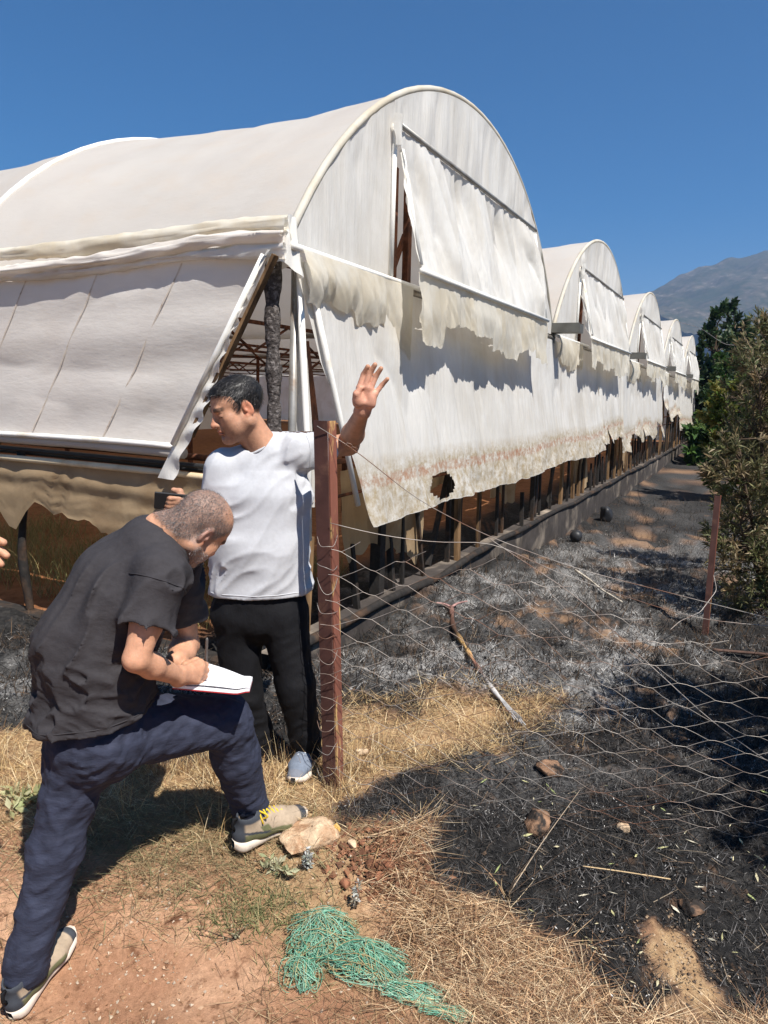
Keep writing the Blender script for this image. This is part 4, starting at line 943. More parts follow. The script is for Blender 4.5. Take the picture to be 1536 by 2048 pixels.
# pebbles and crumbs of soil
def crumbs(name, label, cat, n, box, wt_, pal, sz, seed):
    rng = np.random.default_rng(seed); x, y = scatter(n, box, lambda a, b: wt_(a, b) * in_view(a, b), rng); n = len(x); s_ = rng.uniform(0, 1, n) ** 2.5 * (sz[1] - sz[0]) + sz[0]
    o_ = np.array([(1, 0, 0), (-1, 0, 0), (0, 1, 0), (0, -1, 0), (0, 0, 1), (0, 0, -1)], float); T = np.array([(0, 2, 4), (2, 1, 4), (1, 3, 4), (3, 0, 4), (2, 0, 5), (1, 2, 5), (3, 1, 5), (0, 3, 5)])
    v = o_[None] * s_[:, None, None] * rng.uniform(.5, 1.1, (n, 6, 1)) + rng.normal(0, .25, (n, 6, 3)) * s_[:, None, None]; v[..., 2] *= .7
    v += np.stack([x, y, gzs(x, y) + s_ * .2], 1)[:, None]; pal = np.asarray(pal); c = pal[rng.integers(0, len(pal), n)] * rng.uniform(.75, 1.2, (n, 1))
    o = mkmesh(name, v.reshape(-1, 3), (np.arange(n)[:, None, None] * 6 + T).reshape(-1, 3), STRAWM, None, False, attrs={'col': np.repeat(c, 6, 0)}); tag(o, label, cat, kind='stuff')
crumbs('pebbles', 'small tan and white pebbles on the bare red soil', 'pebbles', 6500, (-1.5, .6, 1.6, 2.6), lambda x, y: un(x, y) * (.2 + .8 * sstep(.4, .7, fbm2(x * 4, y * 4, 23))), [(.35, .2, .11), (.42, .27, .17), (.5, .4, .3), (.25, .13, .07)], (.0015, .009), 84)
crumbs('soil_clods', 'crumbly dark red soil clods dug up right of the stone', 'soil clods', 900, (-.25, .3, 2.3, 2.62), lambda x, y: np.exp(-((x - .03) / .13) ** 2 - ((y - 2.43) / .10) ** 2), [(.20, .09, .05), (.28, .13, .07), (.15, .07, .04)], (.004, .022), 85)
crumbs('char_crumbs', 'black cinders and grey crumbs on the burnt ground', 'cinders', 5000, (-1.4, 2.6, 1.9, 5.0), bn, [(.012, .012, .012), (.02, .018, .018), (.05, .045, .042), (.12, .08, .055)], (.003, .014), 86)
crumbs('sand_crumbs', 'sandy crumbs and grit on the bare spot in the burnt ground', 'grit', 1500, (.75, 1.35, 1.85, 2.45), lambda x, y: np.exp(-((x - 1.03) / .14) ** 2 - ((y - 2.14) / .16) ** 2), [(.36, .25, .155), (.44, .33, .22), (.28, .19, .12), (.10, .07, .05)], (.001, .0075), 88)
# inside the greenhouse: dry green grass behind the scorched curtain
wi = lambda x, y: ((ab(x, y)[1] > .5) & (ab(x, y)[0] > .35) & (ab(x, y)[0] < 2.2) & (ab(x, y)[1] < 5)) * sstep(.3, .5, fbm2(x * 2, y * 2, 29))
rng_ = np.random.default_rng(87)
def inside_grass():
    n = 7000; a = rng_.uniform(.35, 2.6, n); b = rng_.uniform(.9, 5.5, n); k = fbm2(a * 2, b * 2, 29) > .42; a, b = a[k], b[k]; n = len(a)
    x = CORNER[0] + U[0] * a + V[0] * b; y = CORNER[1] + U[1] * a + V[1] * b; pal = np.array([(.26, .22, .09), (.2, .2, .08), (.34, .27, .12), (.15, .16, .06)]); c = pal[rng_.integers(0, 4, n)]
    v, f, q = ribbons(np.stack([x, y, gzs(x, y)], 1), rng_.uniform(0, 6.28, n), rng_.uniform(.15, .4, n), rng_.uniform(.1, .7, n), rng_.uniform(.2, 1.1, n), rng_.uniform(.003, .006, n), 4, rng_.uniform(0, 6.28, n))
    tag(mkmesh('greenhouse_grass', v, f, STRAWM, None, False, attrs={'col': np.repeat(c, q, 0)}), 'dry green grass growing inside the greenhouse behind the tan curtain', 'grass', kind='stuff')
inside_grass()
# ================================================================== PEOPLE: implicit surfaces meshed with surface nets
def nrm(v): v = np.asarray(v, float); return v / (np.linalg.norm(v) + 1e-12)

class Vox:
    def __init__(s, lo, hi, h):
        s.h = h; s.lo = np.asarray(lo, float); s.n = np.maximum(np.ceil((np.asarray(hi, float) - s.lo) / h).astype(int) + 1, 4)
        s.D = np.full(s.n, 0.08, np.float32)
        s.ax = [s.lo[i] + h * np.arange(s.n[i], dtype=np.float32) for i in range(3)]
    def _sl(s, lo, hi):
        a = np.clip(np.floor((np.asarray(lo) - s.lo) / s.h).astype(int), 0, s.n); b = np.clip(np.ceil((np.asarray(hi) - s.lo) / s.h).astype(int) + 1, 0, s.n)
        return a, b
    def _op(s, lo, hi, fn, k, op):
        pad = k + 0.03; a, b = s._sl(np.asarray(lo) - pad, np.asarray(hi) + pad)
        if np.any(b <= a): return s
        X = s.ax[0][a[0]:b[0], None, None]; Y = s.ax[1][None, a[1]:b[1], None]; Z = s.ax[2][None, None, a[2]:b[2]]
        d = fn(X, Y, Z).astype(np.float32); v = s.D[a[0]:b[0], a[1]:b[1], a[2]:b[2]]
        if op == 'u':
            hh = np.maximum(k - np.abs(v - d), 0) / max(k, 1e-6); r = np.minimum(v, d) - hh * hh * k * 0.25
        elif op == 's':
            d = -d; hh = np.maximum(k - np.abs(v - d), 0) / max(k, 1e-6); r = np.maximum(v, d) + hh * hh * k * 0.25
        else: r = np.maximum(v, d)
        s.D[a[0]:b[0], a[1]:b[1], a[2]:b[2]] = r; return s
    def cone(s, a, b, ra, rb, k=0.015, op='u', cap=False):
        a = np.asarray(a, float); b = np.asarray(b, float); e = b - a; ee = e @ e + 1e-9; R = max(ra, rb)
        def fn(X, Y, Z):
            px, py, pz = X - a[0], Y - a[1], Z - a[2]; t = np.clip((px * e[0] + py * e[1] + pz * e[2]) / ee, 0, 1)
            d = np.sqrt((px - e[0] * t) ** 2 + (py - e[1] * t) ** 2 + (pz - e[2] * t) ** 2) - (ra + (rb - ra) * t)
            if cap: d = np.maximum(d, ((px - e[0]) * e[0] + (py - e[1]) * e[1] + (pz - e[2]) * e[2]) / math.sqrt(ee))
            return d
        return s._op(np.minimum(a, b) - R, np.maximum(a, b) + R, fn, k, op)
    def chain(s, pts, rs, k=0.015):
        for i in range(len(pts) - 1): s.cone(pts[i], pts[i + 1], rs[i], rs[i + 1], k)
        return s
    def econe(s, a, b, A, B, side, k=0.02, op='u'):
        """A, B: (half width along side, half depth)"""
        a = np.asarray(a, float); b = np.asarray(b, float); e = b - a; ee = e @ e + 1e-9; side = nrm(side - e * (side @ e) / ee); R = max(*A, *B)
        def fn(X, Y, Z):
            px, py, pz = X - a[0], Y - a[1], Z - a[2]; t = np.clip((px * e[0] + py * e[1] + pz * e[2]) / ee, 0, 1)
            qx, qy, qz = px - e[0] * t, py - e[1] * t, pz - e[2] * t; w = A[0] + (B[0] - A[0]) * t; d = A[1] + (B[1] - A[1]) * t
            qs = qx * side[0] + qy * side[1] + qz * side[2]; q2 = np.maximum(qx * qx + qy * qy + qz * qz - qs * qs, 0)
            l = np.sqrt((qs / w) ** 2 + q2 / (d * d)) + 1e-6
            return (l - 1) * np.minimum(w, d) * (0.6 + 0.4 * np.minimum(l, 1))
        return s._op(np.minimum(a, b) - R, np.maximum(a, b) + R, fn, k, op)
    def ell(s, c, r, M=None, k=0.012, op='u'):
        c = np.asarray(c, float); r = np.asarray(r, float); M = np.eye(3) if M is None else M; R = r.max()
        def fn(X, Y, Z):
            p = (X - c[0], Y - c[1], Z - c[2]); q = [sum(p[j] * M[j, i] for j in range(3)) / r[i] for i in range(3)]
            l = np.sqrt(q[0] ** 2 + q[1] ** 2 + q[2] ** 2); g = np.sqrt((q[0] / r[0]) ** 2 + (q[1] / r[1]) ** 2 + (q[2] / r[2]) ** 2) + 1e-6
            return l * (l - 1) / g
        return s._op(c - R, c + R, fn, k, op)
    def cut(s, p, n, lo=None, hi=None):
        """removes what lies on the +n side of the plane (inside the box lo..hi if given)"""
        n = nrm(n); p = np.asarray(p, float)
        lo = s.lo if lo is None else np.asarray(lo); hi = s.lo + s.h * s.n if hi is None else np.asarray(hi)
        a, b = s._sl(lo, hi); X = s.ax[0][a[0]:b[0], None, None]; Y = s.ax[1][None, a[1]:b[1], None]; Z = s.ax[2][None, None, a[2]:b[2]]
        d = ((X - p[0]) * n[0] + (Y - p[1]) * n[1] + (Z - p[2]) * n[2]).astype(np.float32)
        v = s.D[a[0]:b[0], a[1]:b[1], a[2]:b[2]]; s.D[a[0]:b[0], a[1]:b[1], a[2]:b[2]] = np.maximum(v, d); return s
    def disp(s, fn, band=0.03):
        i = np.nonzero(np.abs(s.D) < band); P = [s.ax[j][i[j]] for j in range(3)]
        s.D[i] += fn(*P).astype(np.float32); return s
    def mesh(s):
        D = s.D; ins = D < 0
        c = np.zeros(tuple(s.n - 1), np.int8)
        for dx in (0, 1):
            for dy in (0, 1):
                for dz in (0, 1): c += ins[dx:s.n[0] - 1 + dx, dy:s.n[1] - 1 + dy, dz:s.n[2] - 1 + dz]
        act = (c > 0) & (c < 8); I = np.stack(np.nonzero(act), 1); idx = np.full(act.shape, -1, np.int64); idx[act] = np.arange(len(I))
        acc = np.zeros((len(I), 3)); cnt = np.zeros(len(I))
        cor = [(0, 0, 0), (1, 0, 0), (0, 1, 0), (1, 1, 0), (0, 0, 1), (1, 0, 1), (0, 1, 1), (1, 1, 1)]
        val = [D[I[:, 0] + a, I[:, 1] + b, I[:, 2] + e] for a, b, e in cor]
        for a in range(8):
            for b in range(a + 1, 8):
                if sum(x != y for x, y in zip(cor[a], cor[b])) != 1: continue
                m = (val[a] < 0) != (val[b] < 0); t = np.where(m, val[a] / (val[a] - val[b] + 1e-12), 0)
                p = np.asarray(cor[a]) + t[:, None] * (np.asarray(cor[b]) - np.asarray(cor[a])); acc += p * m[:, None]; cnt += m
        v = s.lo + s.h * (I + acc / np.maximum(cnt, 1)[:, None])
        Q = []
        for ax in range(3):
            o1, o2 = [(1, 2), (2, 0), (0, 1)][ax]
            sl0 = [slice(None)] * 3; sl1 = [slice(None)] * 3; sl0[ax] = slice(0, -1); sl1[ax] = slice(1, None)
            a = ins[tuple(sl0)]; b = ins[tuple(sl1)]; E = np.stack(np.nonzero(a != b), 1)
            ok = (E[:, o1] > 0) & (E[:, o2] > 0) & (E[:, o1] < s.n[o1] - 1) & (E[:, o2] < s.n[o2] - 1); E = E[ok]
            if not len(E): continue
            fl = a[E[:, 0], E[:, 1], E[:, 2]]
            def cell(d1, d2):
                q = E.copy(); q[:, o1] += d1; q[:, o2] += d2; return idx[q[:, 0], q[:, 1], q[:, 2]]
            q = np.stack([cell(-1, -1), cell(0, -1), cell(0, 0), cell(-1, 0)], 1); q[~fl] = q[~fl][:, ::-1]; Q.append(q)
        return v, np.concatenate(Q).astype(np.int32)

def relax(v, f, it=1, w=0.5):
    for _ in range(it):
        a = np.zeros_like(v); c = np.zeros(len(v))
        for i in range(4):
            j = (i + 1) % 4; np.add.at(a, f[:, i], v[f[:, j]]); np.add.at(a, f[:, j], v[f[:, i]]); np.add.at(c, f[:, i], 1); np.add.at(c, f[:, j], 1)
        v = v + w * (a / np.maximum(c, 1)[:, None] - v)
    return v

def joined(parts):
    V_ = []; F_ = []; n = 0
    for v, f in parts: V_.append(v); F_.append(f + n); n += len(v)
    return np.concatenate(V_), np.concatenate(F_)

def foldnoise(P, e1, wl, ll, seed, sharp=2.0):
    """ridged folds running along e1: wl across, ll along"""
    e1 = nrm(e1); e2 = nrm(np.cross(e1, (0.3, 0.9, 0.1))); e3 = np.cross(e1, e2)
    q = [sum(P[i] * e[i] for i in range(3)) for e in (e1, e2, e3)]
    wob = noise3(q[0] / ll * 1.7, q[1] / ll * 1.7, q[2] / ll * 1.7, seed + 5) * 1.4
    n = noise3(q[0] / ll, q[1] / wl + wob, q[2] / wl + wob, seed)
    return (1 - np.abs(2 * n - 1)) ** sharp

# ---- materials
SKIN = mat('skin', (1, 1, 1), 0.55, 0.3, var=0.16, vscale=38, attr='col', bump=0.35, bscale=160, bdist=0.003, sss=0.10, bump2=(420, 0.2, 0.001))
TEE = mat('white_tshirt', (0.455, 0.46, 0.48), 0.9, 0.12, var=0.05, vscale=60, bump=0.25, bscale=170, bdist=0.003)
POLO = mat('charcoal_polo', (0.036, 0.033, 0.036), 0.85, 0.2, var=0.12, vscale=50, bump=0.5, bscale=1.0, bdist=0.014, bstretch=(10, 10, 16), bump2=(320, 0.2, 0.002))
NAVY = mat('navy_trousers', (0.027, 0.031, 0.052), 0.85, 0.2, var=0.22, vscale=22, bump=0.6, bscale=1.0, bdist=0.010, bstretch=(14, 14, 34), bump2=(260, 0.25, 0.002), streak=((0.05, 0.055, 0.085), 0.5, (12, 12, 60), (0.5, 0.75)))
BLACKT = mat('black_trousers', (0.006, 0.006, 0.0075), 0.8, 0.2, var=0.2, vscale=30, bump=0.6, bscale=1.0, bdist=0.012, bstretch=(14, 14, 9), bump2=(150, 0.2, 0.002))
HAIRM = mat('dark_hair', (1, 1, 1), 0.45, 0.4, var=0.3, vscale=120, attr='col')
SHOE = mat('shoe_upper', (1, 1, 1), 0.8, 0.2, var=0.12, vscale=60, attr='col', bump=0.2, bscale=350, bdist=0.002)
SOLE = mat('shoe_sole', (0.62, 0.53, 0.44), 0.7, 0.25, var=0.12, vscale=40, col2=(0.42, 0.32, 0.24), c2scale=20, c2th=(0.55, 0.75))
LACEY = mat('yellow_lace', (0.62, 0.42, 0.03), 0.8, 0.2, var=0.15, vscale=60)
LACEW = mat('white_lace', (0.6, 0.62, 0.65), 0.8, 0.2, var=0.1)
EYE = mat('eyeball', (0.55, 0.5, 0.46), 0.15, 0.5, var=0.0)

def head_frame(f, up):
    f = nrm(f); up = nrm(np.asarray(up, float) - f * (np.asarray(up, float) @ f)); r = np.cross(f, up)     # r: the person's right
    return np.stack([r, f, up], 1)

def head_sdf(vx, c, M, s_, neck, nr, chub=1.0, jaw=1.0):
    def w(x, y, z): return np.asarray(c) + s_ * (M @ np.array([x, y, z], float))
    E = lambda p, r, k=0.012, op='u', MM=None: vx.ell(w(*p), np.asarray(r) * s_, M if MM is None else MM, k * s_, op)
    K = lambda a, b, ra, rb, k=0.012, op='u': vx.cone(w(*a), w(*b), ra * s_, rb * s_, k * s_, op)
    E((0, -.018, .036), (.0755, .098, .083)); E((0, .018, .03), (.066, .070, .072), .02)          # skull, forehead
    E((0, .034, -.035), (.058 * chub, .056, .072), .02)                                           # face
    for q in (-1, 1):
        K((q * .054 * chub, -.005, -.055), (q * .020, .068, -.098), .026 * jaw, .020 * jaw, .03)  # jaw line
        E((q * .043, .056, -.022), (.024, .022, .022), .025)                                      # cheekbone
        E((q * .040, .052, -.058), (.024 * chub, .024, .028), .025)
    E((0, .078, -.100), (.020, .018, .017), .02)                                                  # chin
    K((-.030, .079, .020), (.030, .079, .020), .0135, .0135, .016)                                # brow
    for q in (-1, 1): E((q * .032, .096, -.001), (.017, .016, .012), .012, 's')                   # eye sockets
    for q in (-1, 1): E((q * .032, .0755, -.002), (.0145, .0125, .0115), .004)                    # lids
    K((0, .086, .012), (0, .108, -.028), .0085, .0125, .012); E((0, .112, -.031), (.0115, .0105, .010), .008)
    for q in (-1, 1): E((q * .0135, .100, -.034), (.008, .010, .0075), .006)
    for q in (-1, 1): E((q * .007, .105, -.0425), (.0042, .006, .004), .003, 's')
    E((0, .090, -.052), (.022, .010, .010), .012)
    E((0, .0965, -.0595), (.0215, .0075, .0048), .004); E((0, .0955, -.0700), (.0195, .0080, .0060), .004)
    E((0, .106, -.0648), (.020, .010, .0018), .002, 's'); E((0, .094, -.081), (.016, .010, .006), .008, 's')
    for q in (-1, 1):                                                                             # ears
        Mr = M @ np.array([[math.cos(q * .35), -math.sin(q * .35), 0], [math.sin(q * .35), math.cos(q * .35), 0], [0, 0, 1]])
        th = -0.22; Mt = np.array([[1, 0, 0], [0, math.cos(th), -math.sin(th)], [0, math.sin(th), math.cos(th)]]); Mr = Mr @ Mt
        E((q * .0765, -.018, -.006), (.0095, .0195, .0335), .006, 'u', Mr)
        E((q * .0870, -.0145, -.002), (.0065, .0125, .0230), .004, 's', Mr)
        E((q * .0780, -.007, -.012), (.008, .006, .007), .005); E((q * .0765, -.006, -.034), (.0075, .008, .010), .006)
    vx.cone(w(0, -.022, -.055), neck, .056 * s_, nr, 0.03); vx.cone(w(0, .005, -.075), np.asarray(neck) + 0.0, .046 * s_, nr * .9, 0.03)
    return w

def loc(P, c, M, s_): return ((np.asarray(P) - np.asarray(c)) @ M) / s_

def face_cols(q, base, beard=None, seed=1, scalp=None):
    """skin colour by place on the head (local coordinates q)"""
    n = len(q); col = np.tile(np.asarray(base, float), (n, 1))
    x, y, z = np.abs(q[:, 0]), q[:, 1], q[:, 2]
    def blend(m, c_): nonlocal col; col = col * (1 - m[:, None]) + np.asarray(c_) * m[:, None]
    ear = sstep(.070, .078, x) * (1 - sstep(.02, .035, np.abs(z + .005))) ; blend(ear * .6, np.asarray(base) * np.array([1.12, .72, .66]))
    lips = sstep(.088, .094, y) * (1 - sstep(.009, .012, np.abs(z + .0645))) * (1 - sstep(.018, .023, x)); blend(lips * .75, np.asarray(base) * np.array([.85, .55, .52]))
    nose = (1 - sstep(.012, .022, x)) * sstep(.095, .11, y); blend(nose * .4, np.asarray(base) * np.array([1.1, .8, .75]))
    gr = noise3(q[:, 0] * 500, q[:, 1] * 500, q[:, 2] * 500, seed)
    brow = (1 - sstep(.006, .0095, np.abs(z - .0235 + .12 * np.maximum(x - .035, 0)))) * sstep(.008, .014, x) * (1 - sstep(.048, .056, x)) * sstep(.05, .07, y)
    blend(brow * (.55 + .45 * gr), (0.02, 0.014, 0.011))
    lid = (1 - sstep(.0012, .0028, np.abs(z + .0075))) * (1 - sstep(.011, .015, np.abs(x - .032))) * sstep(.07, .08, y); blend(lid * .9, (0.03, 0.018, 0.013))
    if beard is not None:
        m = sstep(-.034, -.052, z + .35 * np.maximum(.075 - y, 0) * 0 - .0) * sstep(-.035, .0, y) * (1 - sstep(.001, .008, np.maximum(0, y - .093) + np.maximum(0, .021 - x) * 0))
        m = m * (1 - lips); side = sstep(-.0, .012, y) * (1 - sstep(.022, .036, y)) * sstep(-.06, -.03, z) * (1 - sstep(.02, .04, z)) * sstep(.05, .06, x)
        m = np.maximum(m, side * .8); blend(m * beard[1] * (.35 + .9 * gr), beard[0])
    if scalp is not None:
        zl = np.interp(y, [-.13, -.06, -.02, .0, .02, .045, .06, .09], [-.085, -.075, -.05, -.01, .0, .045, .075, .10])
        m = sstep(-.004, .012, z - zl) * (1 - .9 * sstep(-.05, .02, y) * sstep(.055, .085, z)); blend(m * scalp[1] * (.65 + .5 * gr), scalp[0])
    return col

def hair_strands(v, nor, c, M, s_, n, ln, wd, pal, seed, sweep, keep):
    rng = np.random.default_rng(seed); q = loc(v, c, M, s_); k = np.nonzero(keep(q))[0]; k = rng.choice(k, n)
    p = v[k] + rng.normal(0, .002, (n, 3)); nn = nor[k]
    d = nn * sweep[0] + (M @ np.asarray(sweep[1], float)) + rng.normal(0, .17, (n, 3))
    d = d - nn * np.minimum((d * nn).sum(1, keepdims=True), 0); d /= np.linalg.norm(d, axis=1)[:, None]
    L = ln * rng.uniform(.6, 1.3, n); sd = np.cross(d, nn); sd /= np.linalg.norm(sd, axis=1)[:, None] + 1e-9
    a = p; b = p + d * (L * .55)[:, None] + nn * (L * .05)[:, None]; e = p + d * L[:, None] - nn * (L * .18)[:, None]
    w = wd * rng.uniform(.6, 1.3, n)
    V_ = np.stack([a - sd * w[:, None], a + sd * w[:, None], b - sd * w[:, None] * .8, b + sd * w[:, None] * .8, e], 1).reshape(-1, 3)
    o = np.arange(n)[:, None] * 5; Q = o + np.array([0, 1, 3, 2]); T = o + np.array([2, 3, 4])
    pal = np.asarray(pal, float); col = np.repeat(pal[rng.integers(0, len(pal), n)] * rng.uniform(.7, 1.3, (n, 1)), 5, 0)
    return V_, Q, T, col

def vnormals(v, f):
    n = np.cross(v[f[:, 2]] - v[f[:, 0]], v[f[:, 3]] - v[f[:, 1]]); a = np.zeros_like(v)
    for i in range(4): np.add.at(a, f[:, i], n)
    return a / (np.linalg.norm(a, axis=1)[:, None] + 1e-12)

def shoe(parent, heel, toe, pal, lace, side=1, seed=0, up=(0, 0, 1)):
    """running shoe from heel to toe (points under the sole)"""
    heel = np.asarray(heel, float); toe = np.asarray(toe, float); Ls = np.linalg.norm(toe - heel); f = nrm(toe - heel); l = nrm(np.cross(up, f)); u = np.cross(f, l); M = np.stack([f, l, u], 1); sc = Ls / 0.29
    def w(p): return heel + sc * (np.asarray(p, float) @ M.T)
    # upper, meshed in its own frame
    vx = Vox((-.03, -.075, -.01), (.32, .075, .17), .004)
    S = np.array([0, 1.0, 0])
    vx.econe((.035, 0, .055), (.10, 0, .058), (.036, .04), (.041, .04), S, .02); vx.econe((.10, 0, .052), (.19, 0, .045), (.042, .042), (.049, .034), S, .02)
    vx.econe((.19, 0, .045), (.262, 0, .034), (.049, .033), (.036, .025), S, .02)
    vx.cone((.045, 0, .07), (.05, 0, .112), .036, .040, .02); vx.cone((.09, 0, .092), (.17, 0, .066), .036, .030, .025)
    vx.cone((.05, 0, .10), (.045, 0, .18), .029, .033, .006, 's'); vx.cut((0, 0, .125), (-.25, 0, 1))
    vx.cut((0, 0, .018), (0, 0, -1))
    v, fc = vx.mesh(); v = relax(v, fc, 1)
    x, y, z = v[:, 0], np.abs(v[:, 1]), v[:, 2]; col = np.tile(np.asarray(pal['mesh']), (len(v), 1)).astype(float)
    def bl(m, c_): nonlocal col; col = col * (1 - m[:, None]) + np.asarray(c_) * m[:, None]
    bl(sstep(.245, .252, x + .35 * (.04 - z)) , pal['guard'])
    bl((1 - sstep(.056, .060, z + .10 * (x - .16))) * (1 - sstep(.195, .205, x)), pal['side']); bl((1 - sstep(.022, .028, np.abs(x - .10))) * sstep(.06, .065, z) * (1 - sstep(.10, .105, z)) * .0, pal['side'])
    bl(sstep(.245, .252, x + .35 * (.04 - z)) , pal['guard'])
    st = np.abs(((x - .115) + .55 * (z - .05)) ) ; bl((1 - sstep(.014, .018, st)) * (1 - sstep(.085, .09, z)), pal['side'])
    bl((1 - sstep(.0035, .006, np.abs(z - .072 + .25 * (x - .05)))) * (1 - sstep(.11, .125, x)), pal['guard'])
    bl(1 - sstep(.02, .03, x), pal['guard']); bl(sstep(.108, .116, z + .12 * x * 0), pal['guard'])
    o = mkmesh('shoe', w(v), fc, SHOE, parent, True, attrs={'col': col})
    # sole: a rockered loft
    st = np.linspace(0, 1, 26); sec = []
    for t in st:
        X = -.006 + t * .300; wd = np.interp(t, [0, .03, .10, .3, .48, .72, .88, .96, 1], [.010, .026, .037, .037, .037, .052, .043, .026, .010])
        z0 = .020 * max(0, (t - .72) / .28) ** 2 + .016 * max(0, (.14 - t) / .14) ** 2; z1 = np.interp(t, [0, .1, .5, .8, 1], [.046, .043, .034, .030, .040])
        off = .006 * math.sin((t - .2) * 4)
        ring = [(X, off - wd * .86, z0), (X, off - wd, z0 + .008), (X, off - wd * 1.05, (z0 + z1) / 2), (X, off - wd * 0.97, z1), (X, off + wd * 0.97, z1), (X, off + wd * 1.05, (z0 + z1) / 2), (X, off + wd, z0 + .008), (X, off + wd * .86, z0)]
        sec.append(ring)
    sv = np.array(sec).reshape(-1, 3); n8 = 8; q = []
    for i in range(25):
        for j in range(8): q.append((i * 8 + j, i * 8 + (j + 1) % 8, i * 8 + 8 + (j + 1) % 8, i * 8 + 8 + j))
    s_ = MB(); s_.add(w(sv), q); so = s_.build('sole', SOLE, o); so.parent = o
    lc = MB()
    for i in range(5):
        X = .098 + i * .018; Z = .126 - .42 * (X - .09) - .0
        for q in (-1, 1): lc.tube([w((X, q * .026, Z - .014)), w((X + .004, q * .010, Z)), w((X + .010, -q * .012, Z + .001)), w((X + .016, -q * .026, Z - .018))], .0032 * sc, 5)
    for q in (-1, 1):
        t = np.linspace(0, 1, 9); lc.tube([w((.095 + .03 * math.sin(a * math.pi) * .6 - .01, q * (.004 + .045 * math.sin(a * 3.0)), .128 + .016 * math.sin(a * math.pi) - .035 * a)) for a in t], .0034 * sc, 5)
        lc.tube([w((.095, 0, .128)), w((.085, q * .03, .122)), w((.088, q * .046, .098))], .003 * sc, 5)
    lc.build('laces', lace, o)
    lp = MB().tube([w((.004, 0, .075)), w((-.006, 0, .10)), w((.0, 0, .128)), w((.012, 0, .124))], .006 * sc, 5); lp.build('heel_loop', BLACKT, o)
    return o
SHOE_B = {'mesh': (0.36, 0.28, 0.20), 'side': (0.13, 0.13, 0.065), 'guard': (0.045, 0.05, 0.06)}
SHOE_M = {'mesh': (0.15, 0.175, 0.22), 'side': (0.11, 0.13, 0.16), 'guard': (0.16, 0.17, 0.20)}
SK_M = np.array([0.45, 0.235, 0.145]); SK_B = np.array([0.50, 0.26, 0.16])

def gpt(px, py):
    lo, hi = .8, 12.0
    for _ in range(40):
        m_ = (lo + hi) / 2; p = at(px, py, m_)
        if p[2] > gz(p[0], p[1]): lo = m_
        else: hi = m_
    return at(px, py, lo)

def eyes(parent, w, s_, M):
    for q in (-1, 1):
        vx = MB(); u, v = np.meshgrid(np.linspace(0, 2 * math.pi, 13), np.linspace(0, math.pi, 8), indexing='ij')
        c = w(q * .032, .0745, -.003); P = np.stack([np.cos(u) * np.sin(v), np.sin(u) * np.sin(v), np.cos(v)], -1).reshape(-1, 3) * .0118 * s_
        vx.add(P + c, grid_faces(13, 8)); vx.build('eye', EYE, parent)

def seam_line(parent, v, p, n, rmax, m_, off=.0012, r=.0018, nb=56):
    """stitched seam: a thin cord lying on the cloth where it meets a plane"""
    n = nrm(n); d = (v - p) @ n; q = (v - p) - d[:, None] * n; k = (np.abs(d) < .006) & (np.linalg.norm(q, axis=1) < rmax)
    if k.sum() < 40: return
    P = v[k]; c = P.mean(0); e1 = nrm(np.cross(n, (.3, .8, .2))); e2 = np.cross(n, e1); a = np.arctan2((P - c) @ e2, (P - c) @ e1); b = ((a + math.pi) / (2 * math.pi) * nb).astype(int) % nb
    pts = [P[b == i].mean(0) for i in range(nb) if (b == i).any()]; pts = np.array(pts); pts = pts - ((pts - p) @ n)[:, None] * n
    for _ in range(1): pts = (np.roll(pts, 1, 0) + 2 * pts + np.roll(pts, -1, 0)) / 4
    pts = pts + off * (pts - c) / np.linalg.norm(pts - c, axis=1)[:, None]; pts = np.concatenate([pts, pts[:1]])
    MB().tube(pts, r, 5, cap=False).build('seam', m_, parent)

